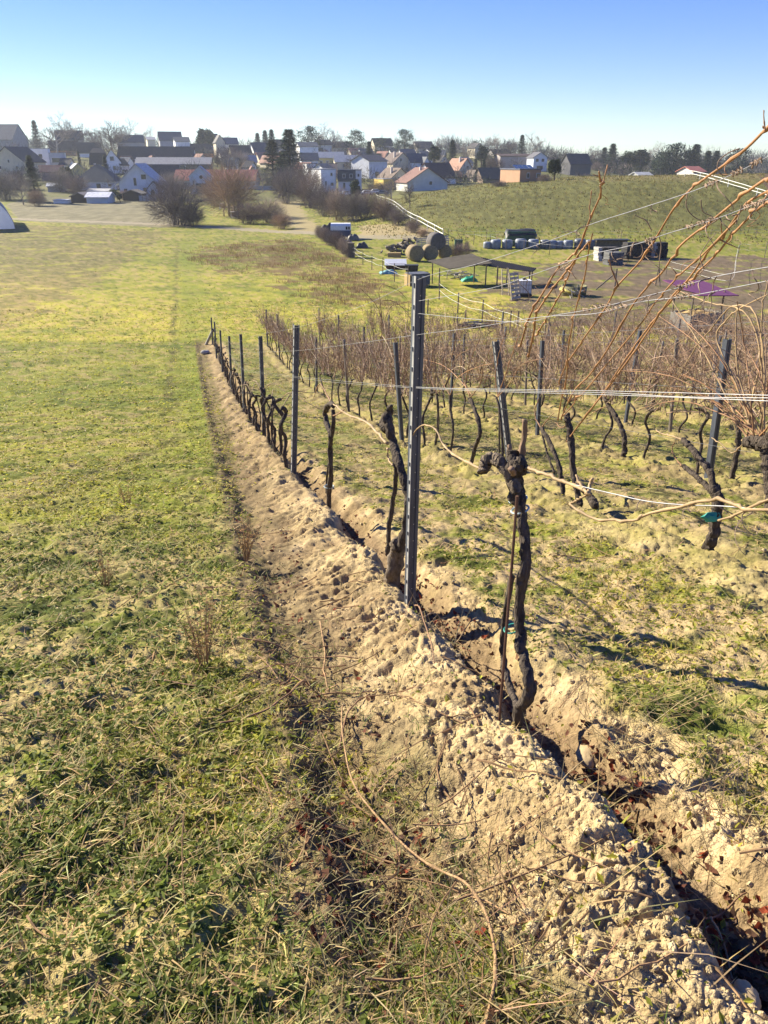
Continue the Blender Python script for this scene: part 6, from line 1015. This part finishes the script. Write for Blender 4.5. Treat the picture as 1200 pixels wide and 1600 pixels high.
# polytunnel at the left edge
c0 = hit(-41, 360); e = empty('polytunnel', c0, 'white polytunnel greenhouse cut by the left edge of the picture', 'greenhouse', None, .45); R0 = 6.6; t = np.linspace(0, math.pi, 25); Lh = 22.
A = np.stack([R0 * np.cos(t), 0 * t, .9 * R0 * np.sin(t)], 1); m = MB(); ns = 12; V = np.concatenate([A + [0, Lh * i / ns, 0] for i in range(ns + 1)]); m.add(V, [[i * 25 + j, i * 25 + j + 1, (i + 1) * 25 + j + 1, (i + 1) * 25 + j] for i in range(ns) for j in range(24)]); m.add(np.concatenate([A, [[0, 0, 0]]]), None, [[25, j + 1, j] for j in range(24)])
m.build('film', mat('film', (.84, .87, .92), .3, .06, 1., spec=.5, trans=.6), e, True); m = MB(); m.tube(np.stack([A * [1.01, 1, 1.01] + [0, Lh * i / ns, 0] for i in range(ns + 1)]), .05, 5); m.build('hoops', M_wire, e); m = MB(); m.box((0, -.06, 1.3), (2.2, .08, 2.6)); m.build('door', mm('film_door', (.5, .54, .6)), e)
# ------------------------------------------------------------------ village trees
TG = 'trees among the houses'
for a in [('con0', 57, 316, 68, 'big dark spruce in front of the cream gabled house', 1.0), ('con1', 60, 236, 44, 'tall hazy larch on the left skyline beside the huge barn', 1.0), ('con1', 127, 272, 34, 'narrow dark conifer left of the white house with steep roofs', .6), ('con1', 169, 290, 44, 'slim dark conifer right before the yellow ended house', .75), ('round0', 240, 313, 17, 'round dark shrub by the porch of the white gabled house', .9), ('con1', 428, 290, 66, 'left of the two great dark conifers behind the tent roof hut', 1.6), ('con0', 455, 292, 82, 'taller right one of the two great dark conifers', 1.5), ('con1', 443, 290, 50, 'lower conifer filling the gap between the two great ones', 1.3), ('bare0', 37, 320, 48, 'bare fruit tree at the foot of the dark spruce', 1.0), ('bush1', 58, 322, 24, 'pale shrub at the base of the dark spruce', 1.), ('bush0', 8, 312, 40, 'bare thicket at the left edge below the cream gable', 1.2), ('bush2', 30, 296, 26, 'dark hedge bush under the cream gabled house', 1.6), ('round0', 108, 296, 36, 'dark evergreen left of the hipped bungalow', 1.), ('bush3', 122, 306, 30, 'brown shrub before the hipped bungalow', 1.1), ('bush0', 96, 300, 34, 'grey bare shrub left of the brown wooden shed', 1.), ('round1', 178, 314, 18, 'low evergreen hedge right of the pale blue shed', 1.4), ('round0', 188, 316, 15, 'dark evergreen bush between pale blue shed and dark shed', 1.3), ('bush1', 195, 312, 14, 'tan shrub before the dark brown shed', 1.3), ('bush0', 268, 312, 38, 'bare shrub right of the white gabled house', 1.), ('bare2', 292, 316, 42, 'bare tree between white gabled house and chapel gable', .9), ('bush2', 355, 262, 30, 'dark bare thicket behind the red roofed house', 1.4), ('bush0', 372, 266, 26, 'bare thicket below the cream lit gable', 1.4), ('round0', 340, 262, 16, 'dark evergreen clump right of the long brown farm building', 1.3), ('bare0', 410, 300, 40, 'bare tree over the blue grey garden wall', .8), ('bush0', 446, 300, 30, 'bare shrub right of the blue grey wall', 1.1), ('bush2', 474, 302, 44, 'dark reddish bush left of the white flat roofed pair', 1.), ('con1', 577, 262, 38, 'dark round conifer above the tall white house', 1.2), ('round0', 590, 262, 22, 'dark evergreen right of the round conifer', 1.2), ('round0', 678, 262, 34, 'dark evergreen above the maroon roof, left one', 1.), ('con1', 706, 264, 42, 'dark conifer above the maroon roof, pointed one', 1.1), ('bare3', 731, 262, 40, 'hazy bare birch between the evergreens', 1.), ('round0', 752, 262, 34, 'dark evergreen behind the orange tinged roof', .9), ('con1', 742, 280, 30, 'dark twin conifer right of the orange tinged gable, left twin', .9), ('con1', 755, 280, 30, 'dark twin conifer right of the orange tinged gable, right twin', .9), ('round0', 866, 282, 34, 'dark evergreen beside the white villa', 1.), ('bush2', 770, 268, 20, 'bare thicket left of the long pale walled building', 1.5), ('bush3', 850, 284, 12, 'pale bush below the orange walled house', 1.6), ('bare1', 632, 262, 24, 'bare tree between cream gable and bluish house', 1.), ('bush2', 590, 300, 14, 'dark hedge below the tall white house', 2.), ('con1', 700, 276, 20, 'small conifer by the white gable', 1.), ('bush0', 780, 292, 10, 'hedge on the hill edge below maroon roofs', 2.)]:
    plant(a[0], a[1], a[2], a[3], a[4], a[5], group=TG)
SK = 'trees along the skyline'
for a in [('bare1', 88, 232, 36, 'bare tree right of the hazy larch on the skyline', 470), ('bare3', 102, 232, 34, 'pale bare tree on the skyline above the white cube house', 520), ('bare0', 117, 230, 30, 'bare tree on the skyline above the orange gable', 520), ('bare2', 145, 230, 26, 'bare tree on the skyline left of the biggest bare tree', 540), ('bare2', 174, 243, 44, 'biggest bare tree on the left skyline with a dark trunk', 430), ('bare3', 196, 232, 28, 'hazy bare tree right of the biggest one', 520), ('bare1', 212, 232, 26, 'hazy bare tree above the long barn', 540), ('bare3', 228, 232, 22, 'small hazy bare tree left of the narrow cream house', 560), ('round0', 320, 226, 19, 'round tree on the skyline above the chapel gable', 560), ('bare0', 358, 228, 14, 'bare tree on the skyline above the tan bush', 560), ('con1', 403, 228, 14, 'small conifer on the skyline, left of a group of three', 560), ('con1', 415, 228, 17, 'small conifer on the skyline, middle of a group of three', 560), ('con1', 425, 228, 18, 'small conifer on the skyline, right of a group of three', 560), ('pine0', 482, 232, 24, 'round crowned pine on the skyline above the white houses', 520), ('bare1', 506, 230, 23, 'bare tree on the skyline, left of a close pair', 540), ('bare3', 519, 230, 22, 'bare tree on the skyline, right of a close pair', 540), ('pine1', 555, 232, 20, 'pine on the skyline above the orange roofed house', 540), ('pine0', 633, 236, 24, 'dark round pine on the skyline above the cream gables', 520), ('bare0', 655, 236, 14, 'bare tree right of the dark round skyline pine', 540), ('bare3', 690, 238, 18, 'hazy bare tree above the pointed dark conifer', 540), ('bare1', 778, 246, 30, 'pale bare tree above the long pale walled building', 480), ('bare2', 798, 248, 26, 'bare tree right of the pale one above the long building', 480), ('con1', 814, 246, 26, 'thin dark cypress on the right skyline', 470), ('bare3', 834, 246, 26, 'tall pinkish bare tree above the white villa', 500), ('bare1', 868, 250, 16, 'bare tree on the skyline right of the white villa', 500), ('pine0', 740, 240, 14, 'small pine on the skyline beside the hazy birch', 520), ('pine1', 595, 236, 14, 'small pine on the skyline above the broad brown roof', 540), ('bare2', 925, 262, 28, 'bare tree right of the hulking dark house', 470), ('con1', 942, 262, 26, 'narrow conifer above the hill crest, left of the broad dark one', 470), ('con0', 954, 266, 34, 'broad dark conifer above the hill crest', 450), ('round1', 985, 266, 24, 'round dark evergreen above the crest, left of a pair', 450), ('round0', 1000, 266, 28, 'round dark evergreen above the crest, right of a pair', 450), ('bare3', 1012, 264, 26, 'hazy bare tree right of the round evergreens', 480), ('round0', 1028, 268, 20, 'low dark evergreen above the white rails', 430), ('pine1', 1042, 268, 26, 'spreading dark pine left of the tallest crest pine', 420), ('pine0', 1053, 268, 34, 'tallest spreading pine above the hill crest', 420), ('pine1', 1068, 268, 26, 'dark pine right of the tallest crest pine', 420), ('con1', 1083, 268, 34, 'pointed conifer above the crest beside the reddish roof', 420), ('bare3', 1094, 262, 20, 'faint bare tree left of two small conifers', 480), ('con0', 1103, 266, 24, 'small conifer on the right skyline, left of two', 430), ('con0', 1116, 266, 24, 'small conifer on the right skyline, right of two', 430), ('pine0', 1150, 266, 26, 'wide dark pine on the right skyline behind the thick canes', 430), ('bare1', 1170, 262, 18, 'bare tree on the far right skyline', 480), ('bush0', 905, 280, 20, 'bare thicket below the hulking dark house', 420), ('bush2', 930, 282, 22, 'dark thicket left of the broad dark conifer', 420), ('bush0', 975, 280, 18, 'grey thicket above the hill crest', 420)]:
    ev = a[1] > 900 and a[0][:3] in ('pin', 'con', 'rou'); plant(a[0], a[1], a[2], a[3] * (1.12 if ev else 1.25), a[4], (1.5 if ev else 1.2), y=a[5], group=SK)
# the rest of the bare woods and gardens between the roofs, seen only as one texture
mb = MB(); rg = np.random.default_rng(77)
for i in range(620):
    y = rg.uniform(275, 640); x = (rg.random() * 1.15 - .62) * y
    if hillh(x, y) > 1.5 and y < 300: continue
    hgt = rg.uniform(2.0, 5.5) * (1 if y < 450 else 1.3); c = [(.14, .115, .10), (.10, .085, .075), (.17, .14, .115), (.045, .055, .035)][rg.integers(0, 4)]; z = float(T(x, y))
    twig_crown(mb, rg, 70, (x, y, z + hgt * .5), (hgt * .75, hgt * .6, hgt * .5), hgt * .42, .07, c)
o = mb.build('distant_wood', m_br); o['kind'] = 'stuff'; o['label'] = 'bare garden thickets and woods filling the gaps between the far roofs'; o['category'] = 'woods'
mb = MB()
for i in range(700):
    y = rg.uniform(430, 700); x = (rg.random() * 1.3 - .65) * y
    if y < 560 and x / y < .2: continue
    hgt = rg.uniform(4, 9) * (y / 620); c = [(.14, .12, .11), (.11, .10, .09), (.035, .045, .03)][rg.integers(0, 3)]; twig_crown(mb, rg, 90, (x, y, float(T(x, y)) + hgt * .45), (hgt * .8, hgt * .6, hgt * .6), hgt * .4, .10, c)
o = mb.build('skyline_wood', m_br); o['kind'] = 'stuff'; o['label'] = 'hazy belt of bare woodland along the horizon behind the village'; o['category'] = 'woods'
for q in PR.values(): drop(q)
# ------------------------------------------------------------------ air, light, camera
HZ = .00016
hm = bpy.data.materials.new('haze_air'); hm.use_nodes = True; nt = hm.node_tree; nt.nodes.remove(nt.nodes['Principled BSDF']); pv = nt.nodes.new('ShaderNodeVolumePrincipled'); pv.inputs['Color'].default_value = (.80, .88, 1.0, 1); pv.inputs['Density'].default_value = HZ; pv.inputs['Anisotropy'].default_value = .2; nt.links.new(pv.outputs[0], nt.nodes['Material Output'].inputs['Volume'])
mb = MB(); mb.box((0, 0, 17.5), (3300, 3300, 61)); o = mb.build('haze', hm); o['kind'] = 'stuff'; o['label'] = 'thin blue winter haze over the whole valley'; o['category'] = 'haze'
SUN_EL, SUN_AZ = math.radians(28), math.radians(-56)                  # azimuth from +Y, positive towards +X
sd = np.array([math.sin(SUN_AZ) * math.cos(SUN_EL), math.cos(SUN_AZ) * math.cos(SUN_EL), math.sin(SUN_EL)])
from mathutils import Vector, Matrix
L = bpy.data.lights.new('sun', 'SUN'); L.energy = 5.0; L.angle = math.radians(.53); L.color = (1.0, .905, .70); lo = bpy.data.objects.new('sun', L); COL.objects.link(lo); lo.rotation_euler = Vector([float(q) for q in sd]).to_track_quat('Z', 'Y').to_euler()
w = bpy.data.worlds.new('World'); sc.world = w; w.use_nodes = True; nt = w.node_tree; bg = nt.nodes['Background']; sk = nt.nodes.new('ShaderNodeTexSky'); sk.sky_type = 'NISHITA'; sk.sun_disc = False; sk.sun_elevation = SUN_EL; sk.sun_rotation = SUN_AZ; sk.altitude = 200; sk.air_density = 1.0; sk.dust_density = .05; sk.ozone_density = 6.0
hs = nt.nodes.new('ShaderNodeHueSaturation'); gm = nt.nodes.new('ShaderNodeGamma'); gm.inputs['Gamma'].default_value = .72; hs.inputs['Saturation'].default_value = 1.42; hs.inputs['Hue'].default_value = .532; nt.links.new(sk.outputs[0], gm.inputs['Color']); nt.links.new(gm.outputs[0], hs.inputs['Color']); nt.links.new(hs.outputs[0], bg.inputs['Color']); bg.inputs['Strength'].default_value = .105
cd = bpy.data.cameras.new('camera'); cam = bpy.data.objects.new('camera', cd); COL.objects.link(cam); cam.location = (0, 0, 1.6); cam.rotation_euler = (math.pi / 2 - TH, 0, 0); cd.sensor_fit = 'HORIZONTAL'; cd.sensor_width = 36; cd.lens = 36.0; cd.clip_end = 6000; cd.clip_start = .05; sc.camera = cam
sc.view_settings.view_transform = 'Standard'; sc.view_settings.look = 'None'; sc.view_settings.exposure = 1.5; sc.view_settings.gamma = 1
sc.cycles.max_bounces = 6; sc.cycles.diffuse_bounces = 3; sc.cycles.transparent_max_bounces = 8; sc.cycles.volume_bounces = 1; sc.cycles.use_denoising = True; sc.cycles.use_adaptive_sampling = False; sc.cycles.sample_clamp_indirect = 6
